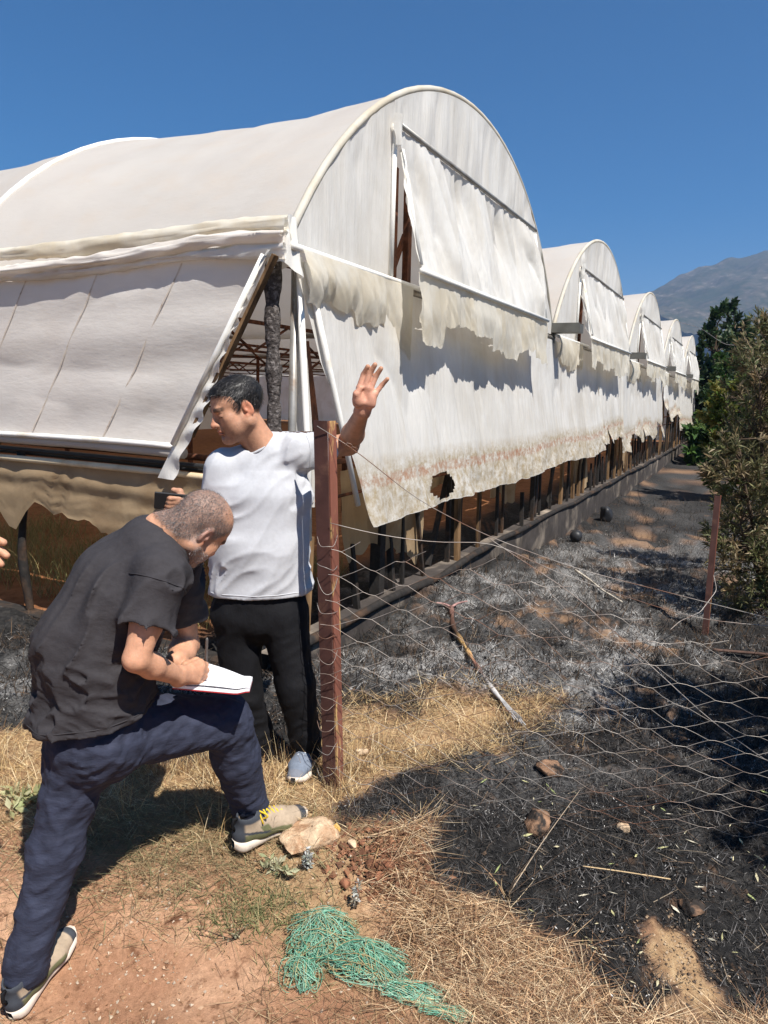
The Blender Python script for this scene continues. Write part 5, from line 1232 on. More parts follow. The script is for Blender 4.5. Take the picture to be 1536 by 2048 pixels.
# ------------------------------------------------------------------ the standing man
def standing_man():
    root = empty('person', (-0.45, 3.0, 0)); root.location = (0, 0, 0)
    tag(root, 'man in white t-shirt and black trousers standing with one palm raised behind the post', 'person')
    hc = at(473, 817, 2.97); M = head_frame((-0.80, -0.50, -0.36), (-0.3, -0.12, 1)); s_ = 1.045
    neck = at(530, 900, 3.03)
    parts = []
    vx = Vox(hc - .22, hc + .24, .0036); w = head_sdf(vx, hc, M, s_, neck, .062, 1.08, 1.12); vx.cone(neck, neck + np.array([.0, .01, -.08]), .064, .085, .03)
    hv, hf = vx.mesh(); hv = relax(hv, hf, 1, .35)
    # core of the trunk under the shirt
    S = nrm((0.99, 0.1, 0)); ch = at(523, 985, 3.04); be = at(520, 1090, 3.04); pe = at(522, 1210, 3.04)
    lsh = at(596, 902, 3.05); rsh = at(448, 938, 3.0)
    vc = Vox(np.minimum(pe, rsh) - .3, np.maximum(neck, lsh) + .25, .012); vc.econe(ch, be, (.155, .09), (.15, .09), S); vc.econe(be, pe, (.15, .09), (.15, .09), S); vc.cone(neck, ch, .06, .09, .03)
    vc.cone(lsh, ch, .05, .08, .05); vc.cone(rsh, ch, .05, .08, .05); parts.append(vc.mesh())
    # raised left arm and open hand
    el = at(697, 889, 3.20); wr = at(724, 824, 2.95); Yh = 2.92
    va = Vox(np.minimum.reduce([lsh, el, wr]) - .09, np.maximum.reduce([lsh, el, wr]) + np.array([.12, .1, .30]), .0035)
    va.cone(lsh, el, .058, .046, .02); va.cone(el, el + (wr - el) * .35, .045, .0475, .02); va.cone(el + (wr - el) * .35, wr, .0475, .029, .02)
    side = nrm(np.array([1, 0.1, -.35])); va.econe(wr, at(731, 806, Yh), (.031, .021), (.036, .018), side, .02)
    bases = [at(718, 776, Yh), at(730, 774, Yh - .005), at(741, 778, Yh - .003), at(751, 787, Yh)]
    mids = [at(727, 749, Yh + .005), at(740, 746, Yh - .003), at(752, 752, Yh), at(764, 770, Yh + .004)]
    tips = [at(735.5, 733, Yh - .012), at(750, 729.5, Yh - .014), at(762, 737, Yh - .012), at(775, 758, Yh - .008)]
    rb = [.0118, .0125, .0118, .0105]
    for b_, m_, t_, r_ in zip(bases, mids, tips, rb):
        va.cone(wr + (b_ - wr) * .15, b_, .017, .0125, .014); va.cone(b_, m_, r_, r_ * .94, .005); va.cone(m_, t_, r_ * .94, r_ * .80, .004)
    va.ell(at(716, 798, Yh - .008), (.021, .018, .030), None, .015); va.ell(at(744, 800, Yh - .006), (.017, .016, .030), None, .015)
    va.cone(at(715, 806, Yh - .005), at(713, 788, Yh - .022), .018, .0135, .012); va.cone(at(713, 788, Yh - .022), at(721, 776, Yh - .022), .0135, .0105, .008)
    av, af = va.mesh(); av = relax(av, af, 1, .4)
    # right arm, folded forward with the phone behind the other man's head
    el2 = at(436, 1046, 2.98); wr2 = at(385, 1012, 2.80); h2 = at(366, 1006, 2.76)
    vb = Vox(np.minimum.reduce([rsh, el2, wr2, h2]) - .09, np.maximum.reduce([rsh, el2, wr2, h2]) + .09, .0042)
    vb.chain([rsh, el2, el2 + (wr2 - el2) * .4, wr2], [.056, .046, .046, .029], .02); vb.cone(wr2, h2, .03, .034, .02)
    for i in range(4):
        b_ = h2 + np.array([-.01 - .004 * i, -.02 + .003 * i, .022 - .016 * i]); m_ = b_ + np.array([-.028, -.018, .0]); t_ = m_ + np.array([-.016, .016, 0]); vb.cone(h2, b_, .02, .0125, .01); vb.cone(b_, m_, .010, .0095, .005); vb.cone(m_, t_, .0095, .0085, .004)
    vb.chain([h2 + np.array([.0, -.01, .015]), h2 + np.array([-.01, -.005, .045]), h2 + np.array([-.036, .0, .05])], [.015, .012, .010], .01)
    bv, bf = vb.mesh()
    parts = [(hv, hf), (av, af), (bv, bf)] + parts
    v, f = joined(parts); n0 = len(hv)
    col = np.tile(SK_M, (len(v), 1)); col[:n0] = face_cols(loc(hv, hc, M, s_), SK_M, ((0.06, 0.042, 0.035), .35), 3)
    hand = np.exp(-((np.linalg.norm(v - at(735, 790, Yh), axis=1)) / .085) ** 4); pl = hand * (0.75); col = col * (1 - pl[:, None]) + np.array([.60, .30, .21]) * pl[:, None]
    body = mkmesh('body', v, f, SKIN, root, True, attrs={'col': col})
    # hair cap and strands
    vh = Vox(hc - .2, hc + .22, .004); E = lambda p, r, k=.012: vh.ell(w(*p), np.asarray(r) * s_, M, k)
    E((0, -.020, .039), (.0795, .103, .087)); E((0, .024, .070), (.060, .060, .038), .02)
    def trim(X, Y, Z):
        q = loc(np.stack([X, Y, Z], 1), hc, M, s_); zl = np.interp(q[:, 1], [-.13, -.06, -.035, -.020, -.006, .018, .026, .045, .065, .10], [-.085, -.075, -.045, .03, .03, -.02, .035, .066, .076, .082])
        return np.maximum(0, (zl - q[:, 2]) * s_) * 3 + .005 * (noise3(q[:, 0] * 60, q[:, 1] * 20, q[:, 2] * 45, 5) - .5)
    vh.disp(trim, .06); v2, f2 = vh.mesh(); nn = vnormals(v2, f2)
    hq = loc(v2, hc, M, s_); gcol = np.where((noise3(hq[:, 0] * 300, hq[:, 1] * 60, hq[:, 2] * 300, 8) > .72)[:, None] & (hq[:, 2] < .085)[:, None], .06, .012) * np.array([1, .95, .9])
    hair = mkmesh('hair', v2, f2, HAIRM, root, True, attrs={'col': gcol})
    V_, Q, T, cc = hair_strands(v2, nn, hc, M, s_, 11000, .020, .0005, [(0.012, .010, .009)] * 7 + [(.03, .026, .024)] * 3 + [(.16, .15, .145)], 4, (.35, (0, .5, -.35)), lambda q: q[:, 2] > -.08)
    mkmesh('hair_strands', V_, [Q, T], HAIRM, hair, False, attrs={'col': cc})['kind'] = 'stuff'
    # shirt
    hem = at(522, 1186, 3.02)
    vs = Vox(np.array([min(rsh[0], pe[0]) - .26, 2.72, hem[2] - .05]), np.array([lsh[0] + .24, 3.36, neck[2] + .08]), .0062)
    shc = at(523, 935, 3.04)
    vs.econe(shc, ch, (.165, .095), (.208, .128), S, .03); vs.econe(ch, be, (.208, .128), (.205, .142), S, .03); vs.econe(be, hem + np.array([0, .02, -.06]), (.205, .142), (.216, .135), S, .03)
    vs.cone(neck + np.array([0, 0, .0]), shc, .068, .10, .03); vs.cone(neck, lsh, .055, .068, .04); vs.cone(neck, rsh, .055, .066, .04); vs.cone(at(546, 886, 3.06), lsh, .050, .070, .03)
    sl = lsh + (el - lsh) * .60; vs.cone(lsh, sl, .078, .086, .03, cap=True); sr = rsh + (el2 - rsh) * .66; vs.cone(rsh, sr, .074, .078, .03, cap=True)
    d1 = nrm(at(470, 1180, 3.0) - at(590, 930, 3.0)); d2 = nrm(at(430, 1100, 3.0) - at(600, 1000, 3.0))
    def fold(X, Y, Z):
        P = (X, Y, Z); tz = np.clip((Z - hem[2]) / .6, 0, 1)
        a = foldnoise(P, d1, .085, .40, 31, 1.6); b = foldnoise(P, d2, .06, .3, 37, 2.5)
        arm = np.exp(-(((X - lsh[0]) / .12) ** 2 + ((Z - lsh[2]) / .14) ** 2)); c_ = foldnoise(P, nrm(np.array([.25, .1, .9])), .030, .16, 41, 1.5)
        lo = np.exp(-((tz - .12) / .16) ** 2); e_ = foldnoise(P, nrm(np.array([.55, .1, .5])), .05, .3, 43, 1.8)
        return -(.013 * (a - .35) * (1 - .3 * lo) + .006 * (b - .3) + .011 * arm * (c_ - .4) + .012 * lo * (e_ - .4))
    vs.disp(fold, .04)
    for p_, q_ in ((sl, el - lsh), (sr, el2 - rsh)):
        d = nrm(q_); vs.cone(p_, p_ + d * .03, .058, .060, .004, 's')
    vs.cut(hem, nrm((.03, 0, -1)))
    vs.cone(w(0, -.02, -.07), neck + np.array([-.026, -.016, .016]), .058, .060, .004, 's')
    v3, f3 = vs.mesh(); v3 = relax(v3, f3, 1, .3)
    sh = mkmesh('t_shirt', v3, f3, TEE, root)
    seam_line(sh, v3, hem + np.array([0, 0, .02]), (.03, 0, -1), .4, TEE, .0005, .0022); seam_line(sh, v3, lsh + (el - lsh) * .03, el - lsh, .10, TEE, .0005, .002)
    th = np.linspace(0, 2 * math.pi, 40); ax = nrm(w(0, -.02, -.07) - neck); e1 = nrm(np.cross(ax, (0, 1, 0))); e2 = np.cross(ax, e1)
    MB().tube([neck + ax * .004 + (e1 * math.cos(t) + e2 * math.sin(t)) * .063 + np.array([-.022, -.014, .014]) for t in th], .006, 6, cap=False).build('neckband', TEE, sh)
    # trousers
    hipL = at(566, 1225, 3.04); hipR = at(474, 1230, 3.04); kL = at(590, 1370, 3.0); kR = at(486, 1385, 3.03); aL = at(615, 1500, 3.03); aR = at(527, 1508, 3.10)
    vt = Vox(np.array([pe[0] - .28, 2.74, 0.0]), np.array([aL[0] + .16, 3.36, hem[2] + .06]), .0075)
    vt.econe(hem + np.array([0, .02, .02]), at(520, 1225, 3.04), (.188, .118), (.20, .13), S, .03)
    vt.chain([hipL, kL, aL], [.104, .080, .066], .03); vt.chain([hipR, kR, aR], [.104, .080, .066], .03)
    def foldt(X, Y, Z):
        P = (X, Y, Z); a = foldnoise(P, nrm((.9, .2, .35)), .05, .16, 51, 2); b = foldnoise(P, nrm((.2, .1, .97)), .05, .4, 55, 2)
        return -(.011 * (a - .35) * (.4 + .8 * (1 - sstep(.1, .5, Z))) + .006 * (b - .3))
    vt.disp(foldt, .04)
    for a_, k_ in ((aL, kL), (aR, kR)):
        d = nrm(a_ - k_); vt.cut(a_ + d * .025, d, a_ - .12, a_ + .12)
    v4, f4 = vt.mesh(); tr = mkmesh('trousers', relax(v4, f4, 1, .3), f4, BLACKT, root)
    for hp, tp in ((at(622, 1530, 3.12), at(592, 1563, 2.88)), (at(540, 1540, 3.16), at(432, 1586, 2.92))):
        for p in (hp, tp): p[2] = gz(p[0], p[1]) + .002
        tp = hp + nrm(tp - hp) * .285; tp[2] = gz(tp[0], tp[1]) + .004
        shoe(root, hp, tp, SHOE_M, LACEW)
    # the phone: a separate thing in his hand
    ph = MB(); c = at(349, 1004, 2.74); d = nrm(np.array([-.95, -.2, .10])); u_ = nrm(np.array([.1, -.1, .3])); n_ = nrm(np.cross(d, u_)); u_ = np.cross(n_, d)
    ph.box(c, (.075, .037, .0045), np.stack([d, u_, n_], 1)); p_ = ph.build('phone', BLACKP, None, False); tag(p_, 'black phone held behind the bending man\'s head', 'phone')
    bv_ = p_.modifiers.new('bevel', 'BEVEL'); bv_.width = .003; bv_.segments = 2
    return root
standing_man()

# ------------------------------------------------------------------ the man writing, one foot up on a stone
def writing_man():
    root = empty('person', (-0.9, 2.1, 0)); root.location = (0, 0, 0)
    tag(root, 'man in charcoal polo shirt and navy trousers bent over a notebook on his knee', 'person')
    hc = at(401, 1054, 2.22); M = head_frame((.38, .58, -.70), (.66, .25, .70)); s_ = .95
    neck = at(334, 1080, 2.20); nks = at(312, 1096, 2.20)
    vx = Vox(hc - .22, hc + .22, .0036); w = head_sdf(vx, hc, M, s_, neck, .062, 1.05, 1.1)
    vx.cone(w(0, -.05, -.02), neck + np.array([-.02, 0, .035]), .05, .055, .03)
    hv, hf = vx.mesh(); hv = relax(hv, hf, 1, .35)
    # trunk line and joints
    F = nrm((.80, .60, 0)); R = nrm((.60, -.80, 0))
    pel = at(190, 1440, 2.16); mid = at(190, 1290, 2.16); ch = at(252, 1165, 2.18); up_ = at(305, 1100, 2.19)
    rsh = at(322, 1152, 2.04); el = at(272, 1318, 1.95); wr = at(358, 1353, 2.13); lsh = at(352, 1120, 2.36); el2 = at(372, 1290, 2.46); wr2 = at(352, 1322, 2.30)
    vc = Vox(pel - .3, np.maximum(neck, lsh) + .2, .012); vc.econe(pel, mid, (.14, .10), (.14, .10), R, .03); vc.econe(mid, ch, (.14, .10), (.15, .10), R, .03); vc.cone(ch, neck, .10, .06, .04); vc.cone(ch, rsh, .08, .05, .04); vc.cone(ch, lsh, .08, .05, .04)
    core = vc.mesh()
    # writing arm: fist closed round the pen
    va = Vox(np.minimum.reduce([rsh, el, wr]) - .11, np.maximum.reduce([rsh, el, wr]) + np.array([.20, .18, .1]), .0035)
    va.chain([rsh, rsh + (el - rsh) * .6, el], [.050, .045, .036], .012)
    va.chain([el, el + (wr - el) * .35, wr], [.037, .0385, .0265], .012)
    ax = nrm(at(412, 1362, 2.22) - wr); sd = nrm(np.cross(ax, (0, 0, 1)) * .7 + np.array([0, 0, .75])); nn = nrm(np.cross(ax, sd)); 
    kn = at(398, 1342, 2.225)
    va.econe(wr, wr + (kn - wr) * .9, (.034, .024), (.042, .026), nrm((.2, -.3, .8)), .02)
    # four fingers: knuckle, middle joint, tip, stacked from the top (index) to the bottom (little finger)
    for i, (kx, ky) in enumerate(((402, 1326), (405, 1337), (403, 1349), (397, 1361))):
        k_ = at(kx - 4, ky, 2.215 - .012 * i); m_ = at(kx + 9 - i * 1.5, ky + 4, 2.245 - .010 * i); t_ = at(kx + 3, ky + 14 - i * 1.5, 2.275 - .006 * i)
        va.cone(wr + (k_ - wr) * .25, k_, .018, .0130, .010); va.cone(k_, m_, .0122, .0108, .003); va.cone(m_, t_, .0105, .0090, .003)
    va.chain([at(372, 1332, 2.22), at(392, 1323, 2.26), at(407, 1332, 2.285)], [.017, .0135, .0105], .010)
    av, af = va.mesh(); av = relax(av, af, 1, .35)
    # other arm holds the pad
    vb = Vox(np.minimum.reduce([lsh, el2, wr2]) - .10, np.maximum.reduce([lsh, el2, wr2]) + .12, .0045)
    vb.chain([lsh, el2, el2 + (wr2 - el2) * .4, wr2], [.054, .044, .045, .030], .02); hb = at(362, 1336, 2.30); vb.cone(wr2, hb, .031, .034, .02)
    for i in range(4): vb.chain([hb, hb + np.array([.03, -.03 + .018 * i, -.012]), hb + np.array([.055, -.028 + .018 * i, -.028])], [.018, .0105, .009], .006)
    vb.chain([hb, hb + np.array([.03, -.02, .025]), hb + np.array([.055, -.03, .022])], [.018, .0115, .0095], .008)
    bv, bf = vb.mesh()
    v, f = joined([(hv, hf), (av, af), (bv, bf), core]); col = np.tile(SK_B, (len(v), 1)); q = loc(hv, hc, M, s_)
    col[:len(hv)] = face_cols(q, SK_B, ((0.16, 0.145, 0.14), .70), 9, ((0.17, 0.155, 0.15), .62))
    mkmesh('body', v, f, SKIN, root, True, attrs={'col': col})
    nn_ = vnormals(hv, hf)
    def scalp(q):
        zl = np.interp(q[:, 1], [-.13, -.06, -.035, -.02, .0, .02, .045, .06, .09], [-.085, -.075, -.04, .028, .015, .0, .05, .078, .11]); thin = (q[:, 1] > -.03) & (q[:, 2] > .078)
        return (q[:, 2] > zl) & (np.abs(q[:, 0]) < .083) & ~(thin & (np.sin(q[:, 0] * 4000) > -.6))
    V_, Q, T, cc = hair_strands(hv, nn_, hc, M, s_, 12000, .0075, .00030, [(.06, .055, .053)] * 3 + [(.11, .105, .10)] * 3 + [(.19, .18, .175)] * 2, 6, (.5, (0, -.2, -.5)), scalp)
    mkmesh('hair', V_, [Q, T], HAIRM, root, False, attrs={'col': cc})['kind'] = 'stuff'
    def stub(q): return (q[:, 2] < -.04) & (q[:, 1] > -.01) & (q[:, 2] > -.115) & (np.abs(q[:, 0]) > .012) & ~((np.abs(q[:, 2] + .0645) < .013) & (q[:, 1] > .08))
    V_, Q, T, cc = hair_strands(hv, nn_, hc, M, s_, 2600, .0045, .00035, [(.06, .05, .048)] * 2 + [(.34, .33, .32)] * 2, 7, (.6, (0, .1, -.6)), stub)
    mkmesh('stubble', V_, [Q, T], HAIRM, root, False, attrs={'col': cc})['kind'] = 'stuff'
    # polo shirt
    hemc = at(200, 1428, 2.14)
    vs = Vox(np.array([pel[0] - .30, 1.80, hemc[2] - .10]), np.array([lsh[0] + .22, 2.62, neck[2] + .16]), .0056)
    vs.econe(hemc + np.array([.0, 0, -.03]), pel, (.190, .155), (.200, .163), R, .03); vs.econe(pel, mid, (.205, .165), (.195, .165), R, .03); vs.econe(mid, ch, (.195, .165), (.205, .135), R, .03); vs.econe(ch, up_, (.205, .135), (.165, .095), R, .03)
    vs.cone(up_, nks, .10, .070, .04); vs.cone(nks, rsh, .065, .068, .05); vs.cone(nks, lsh, .065, .068, .05)
    sl = rsh + (el - rsh) * .60; vs.cone(rsh, sl, .076, .076, .03, cap=True); vs.cone(rsh + (el - rsh) * .50, sl, .077, .0785, .004, cap=True); sl2 = lsh + (el2 - lsh) * .6; vs.cone(lsh, sl2, .074, .072, .03, cap=True)
    sp = nrm(up_ - pel); wrap = nrm(np.array([.80, .35, -.30])); fan = nrm(at(205, 1330, 2.1) - at(300, 1150, 2.1))
    z0 = hemc[2]
    def fold(X, Y, Z):
        P = (X, Y, Z); t = np.clip((Z - z0) / .55, 0, 1)
        a = foldnoise(P, wrap, .050, .30, 61, 1.5); b = foldnoise(P, fan, .060, .36, 67, 1.7); c_ = foldnoise(P, nrm(np.array([.5, -.1, .35])), .035, .14, 71, 1.6)
        lo = 1 - sstep(.35, .62, t); hi = sstep(.30, .52, t) * (1 - sstep(.82, 1.0, t)); arm = np.exp(-(((X - rsh[0] + .02) / .10) ** 2 + ((Y - rsh[1]) / .10) ** 2 + ((Z - rsh[2] + .08) / .12) ** 2))
        d_ = foldnoise(P, wrap, .022, .20, 64, 1.4)
        return -(.021 * lo * (a - .38) + .006 * lo * (d_ - .4) + .030 * hi * (b - .35) * (1 - arm) + .006 * arm * (c_ - .4) + .003 * (c_ - .3))
    vs.disp(fold, .045)
    d = nrm(el - rsh); vs.cone(sl - d * .0, sl + d * .03, .056, .058, .004, 's'); d = nrm(el2 - lsh); vs.cone(sl2 - d * .0, sl2 + d * .03, .054, .056, .004, 's')
    vs.cut(hemc, nrm((.14, -.02, -1))); vs.cone(w(0, -.03, -.04), nks + (neck - nks) * .5, .068, .064, .006, 's')
    v3, f3 = vs.mesh(); v3 = relax(v3, f3, 1, .25); sh = mkmesh('polo_shirt', v3, f3, POLO, root)
    d = nrm(el - rsh); seam_line(sh, v3, sl - d * .024, d, .10, POLO); seam_line(sh, v3, rsh + d * .02, d + np.array([.0, .0, .15]), .10, POLO); seam_line(sh, v3, hemc + np.array([0, 0, .022]), (.14, -.02, -1), .4, POLO, .0008, .002)
    # stand-up collar: a flared band round the neck
    axn = nrm(w(0, -.03, -.05) - neck); e1 = nrm(R - axn * (R @ axn)); e2 = np.cross(axn, e1)
    th = np.linspace(0, 2 * math.pi, 49); hs = np.linspace(0, 1, 5); P = []
    for t in th:
        for h in hs:
            r = .074 - .004 * h + .007 * math.sin(h * math.pi); P.append(nks + (neck - nks) * .35 + axn * (-.012 + .050 * h) + (e1 * math.cos(t) + e2 * math.sin(t)) * r)
    c1 = np.array(P); c2 = c1 + (c1 - (nks + axn * .01)) * .06
    cb = MB(); cb.add(np.concatenate([c1, c2]), np.concatenate([grid_faces(49, 5), grid_faces(49, 5)[:, ::-1] + len(c1), np.array([(i * 5 + 4, i * 5 + 9, i * 5 + 9 + len(c1), i * 5 + 4 + len(c1)) for i in range(48)])])); cb.build('collar', POLO, sh)
    # trousers
    hipB = at(168, 1490, 2.12); kB = at(118, 1690, 2.07); aB = at(64, 1925, 2.03)
    hipR = at(238, 1462, 2.18); kR = at(452, 1443, 2.42); aR = at(500, 1612, 2.555)
    hpB = gpt(26, 2040); fB = nrm(np.array([.28, .96, 0])); aB = hpB + fB * .055 + np.array([0, 0, .125]); kB = at(112, 1692, 2.06)
    vt = Vox(np.array([aB[0] - .20, 1.80, -.25]), np.array([aR[0] + .16, 2.75, pel[2] + .10]), .0072)
    vt.econe(pel + np.array([0, 0, .04]), at(195, 1470, 2.15), (.165, .14), (.185, .15), R, .03)
    vt.chain([hipB, kB, aB], [.102, .073, .060], .04); vt.chain([hipR, kR], [.114, .086], .04); vt.chain([kR, kR + (aR - kR) * .4, aR], [.086, .079, .066], .03)
    def foldt(X, Y, Z):
        P = (X, Y, Z); a = foldnoise(P, nrm((.93, .1, .32)), .036, .17, 81, 1.6); b = foldnoise(P, nrm((.5, .5, -.7)), .05, .3, 85, 1.8); c_ = foldnoise(P, nrm((.85, .3, .45)), .022, .12, 88, 1.5)
        return -(.006 * (a - .4) + .007 * (b - .35) + .007 * (c_ - .4))
    vt.disp(foldt, .04)
    for a_, k_ in ((aB, kB), (aR, kR)):
        d = nrm(a_ - k_); vt.cut(a_ + d * .035, d, a_ - .13, a_ + .13)
    v4, f4 = vt.mesh(); mkmesh('trousers', relax(v4, f4, 1, .25), f4, NAVY, root)
    hp = hpB; tp = hp + fB * .275; tp[2] = gz(tp[0], tp[1]) + .008
    shoe(root, hp, tp, SHOE_B, LACEY)
    hp = at(468, 1700, 2.46); tp = at(612, 1634, 2.66); tp = hp + nrm(tp - hp) * .315
    shoe(root, hp, tp, SHOE_B, LACEY, up=nrm((-.12, -.25, 1)))
    global TOE_B
    TOE_B = (hp, tp)
    # notebook and pen: things of their own
    PAPER = mat('paper', (0.80, 0.80, 0.82), 0.8, 0.2, var=0.03); RED = mat('red_cover', (0.45, 0.03, 0.035), 0.5, 0.3, var=0.1); INK = mat('ink', (0.12, 0.13, 0.25), 0.8, 0.1, var=0.1)
    nb = empty('notebook', (0, 0, 0)); tag(nb, 'open white notebook with red cover resting on the bent knee', 'notebook')
    A_ = at(398, 1326, 2.38); B_ = at(505, 1364, 2.44); D_ = at(345, 1372, 2.16); C_ = at(499, 1386, 2.22)
    def pad(u, v, lift):
        P = (A_ * (1 - u)[..., None] + B_ * u[..., None]) * (1 - v)[..., None] + (D_ * (1 - u)[..., None] + C_ * u[..., None]) * v[..., None]
        curl = .012 * sstep(.8, 1, u); P[..., 2] += lift + curl; return P
    u, v_ = np.meshgrid(np.linspace(0, 1, 20), np.linspace(0, 1, 10), indexing='ij')
    for k, (nm, m_, l0, th_) in enumerate((('cover', RED, -.010, .003), ('page_block', PAPER, -.006, .010), ('top_page', PAPER, .006, .0012))):
        a = pad(u, v_, l0).reshape(-1, 3); b = pad(u, v_, l0 + th_).reshape(-1, 3); 
        if k == 2: b[:, 2] += .006 * np.sin(u.ravel() * 3.1) ; a[:, 2] += .006 * np.sin(u.ravel() * 3.1)
        gf = grid_faces(20, 10); rim = [i * 10 for i in range(20)] + [190 + j for j in range(1, 10)] + [i * 10 + 9 for i in range(18, -1, -1)] + list(range(8, 0, -1)); n_ = len(a)
        mb = MB(); mb.add(np.concatenate([a, b]), np.concatenate([gf[:, ::-1], gf + n_, np.array([(rim[i], rim[(i + 1) % len(rim)], rim[(i + 1) % len(rim)] + n_, rim[i] + n_) for i in range(len(rim))])])); mb.build(nm, m_, nb, False)
    ln = MB(); rr_ = random.Random(2)
    for i in range(9):
        vv = .12 + i * .085; pts = []
        x0_, x1_ = rr_.uniform(.42, .5), rr_.uniform(.7, .92)
        for t in np.linspace(0, 1, 26):
            uu = x0_ + (x1_ - x0_) * t; p_ = pad(np.array(uu), np.array(vv), .0085 + .006 * math.sin(uu * 3.1)); p_ = p_ + (C_ - B_) * .014 * math.sin(t * 70 + i) * rr_.uniform(.3, 1); pts.append(p_)
        ln.tube(pts, .0007, 3, cap=False)
    ln.build('handwriting', INK, nb, False)
    pn = MB(); a = at(411, 1352, 2.27); b = at(414, 1276, 2.24); pn.tube([a, a + (b - a) * .12, a + (b - a) * .14, a + (b - a) * .95, b], [.0012, .0035, .0048, .0048, .003], 8)
    p_ = pn.build('pen', mat('clear_pen', (0.10, 0.09, 0.085), 0.2, 0.5, var=0.2), None); tag(p_, 'slim dark pen upright in the writing hand', 'pen')
writing_man()

# ------------------------------------------------------------------ a third man beside the camera: only his fingertips reach into view
def third_man():
    root = empty('person', (-1.9, 1.55, 0)); root.location = (0, 0, 0)
    tag(root, 'person at the left edge with only two fingertips reaching into view', 'person')
    bx, by = -1.95, 1.55; g = gz(bx, by); o = np.array([bx, by, g])
    P = lambda x, y, z: o + np.array([x, y, z])
    M = head_frame((.9, .4, -.1), (0, 0, 1)); hc = P(.03, .02, 1.62); R = nrm((.4, -.9, 0)); neck = P(0, 0, 1.47)
    vx = Vox(hc - .2, hc + .2, .007); head_sdf(vx, hc, M, 1.0, neck, .06); hv, hf = vx.mesh()
    rsh = P(.07, -.17, 1.40); lsh = P(-.07, .17, 1.40); el = P(.32, -.20, 1.20); wr = at(-95, 1100, 1.74); hd = at(-50, 1098, 1.76)
    va = Vox(np.minimum.reduce([rsh, el, wr]) - .1, np.maximum.reduce([rsh, el, hd]) + .16, .0042)
    va.chain([rsh, el, wr], [.055, .044, .03], .02); va.econe(wr, hd, (.03, .022), (.042, .02), nrm((0, -.2, 1)), .02)
    for i, (tx_, ty_) in enumerate(((13, 1085), (19, 1111), (8, 1128), (-8, 1142))):
        b_ = at(-36, 1078 + 14 * i, 1.77); m_ = at(-10, 1082 + 15 * i - 4, 1.775); t_ = at(tx_ - 6, ty_, 1.77); va.cone(hd, b_, .018, .013, .012); va.cone(b_, m_, .0115, .0108, .005); va.cone(m_, t_, .0108, .0092, .004)
    va.chain([at(-85, 1085, 1.74), at(-60, 1062, 1.72), at(-35, 1052, 1.72)], [.016, .0135, .011], .01)
    av, af = va.mesh(); la = P(-.10, .24, .98); vb = Vox(la - .4, lsh + .2, .012); vb.chain([lsh, P(-.12, .24, 1.12), la, P(-.08, .24, .80)], [.055, .046, .034, .035], .02)
    v, f = joined([(hv, hf), (av, af), vb.mesh()]); mkmesh('body', v, f, SKIN, root, True, attrs={'col': np.tile(SK_B, (len(v), 1))})
    vs = Vox(P(-.4, -.4, .75), P(.45, .4, 1.6), .012); vs.econe(P(0, 0, 1.36), P(0, 0, 1.1), (.2, .12), (.19, .13), R); vs.econe(P(0, 0, 1.1), P(0, 0, .85), (.19, .13), (.20, .13), R); vs.cone(neck, P(0, 0, 1.36), .065, .11, .03)
    vs.cone(rsh, rsh + (el - rsh) * .6, .075, .075, .03, cap=True); vs.cone(lsh, P(-.11, .22, 1.2), .075, .075, .03, cap=True); vs.cut(P(0, 0, .84), (0, 0, -1)); v, f = vs.mesh(); mkmesh('t_shirt', v, f, TEE, root)
    vt = Vox(P(-.3, -.35, .0), P(.3, .35, .95), .012); vt.econe(P(0, 0, .9), P(0, 0, .82), (.17, .115), (.19, .125), R)
    for q in (-1, 1):
        d = R * .10 * q; vt.chain([P(*d[:2], .82), P(*(d * 1.2)[:2], .45), P(*(d * 1.3)[:2], .10)], [.10, .075, .065], .03)
    vt.cut(P(0, 0, .07), (0, 0, -1)); v, f = vt.mesh(); mkmesh('trousers', v, f, NAVY, root)
    for q in (-1, 1):
        d = R * .13 * q; h_ = P(d[0] - .08, d[1] - .04, 0); h_[2] = gz(h_[0], h_[1]); t_ = h_ + np.array([.26, .12, 0]); t_[2] = gz(t_[0], t_[1]) + .004; shoe(root, h_, t_, SHOE_M, LACEW)
third_man()
# ================================================================== STONES, STICK, NET AND OTHER SMALL THINGS
def rock(name, label, cat, c, r, m, seed, rot=0.0, group=None, rough=.25, n=(26, 16)):
    u, v = np.meshgrid(np.linspace(0, 2 * math.pi, n[0]), np.linspace(0.02, math.pi - .02, n[1]), indexing='ij')
    d = np.stack([np.cos(u) * np.sin(v), np.sin(u) * np.sin(v), np.cos(v)], -1); d[-1] = d[0]
    q = noise3(d[..., 0] * 1.3 + 5, d[..., 1] * 1.3, d[..., 2] * 1.3, seed) - .5 + .5 * (noise3(d[..., 0] * 4, d[..., 1] * 4, d[..., 2] * 4 + 9, seed + 1) - .5) + .22 * (noise3(d[..., 0] * 11, d[..., 1] * 11, d[..., 2] * 11, seed + 2) - .5)
    s_ = np.sign(d) * np.abs(d) ** .8; P = s_ * (1 + rough * 1.2 * q)[..., None]
    rf = np.random.default_rng(seed + 50)
    for _ in range(11):          # broken faces
        nf = rf.normal(0, 1, 3); nf /= np.linalg.norm(nf); e = P @ nf - rf.uniform(.62, .9); P = P - np.maximum(e, 0)[..., None] * nf
    P = P + .05 * (noise3(P[..., 0] * 7, P[..., 1] * 7, P[..., 2] * 7, seed + 9) - .5)[..., None] * s_
    P = P * np.asarray(r) * 1.12; P = P.reshape(-1, 3) @ rotz(rot).T + np.asarray(c)
    o = mkmesh(name, P, grid_faces(*n), m, None, True); tag(o, label, cat, group); return o
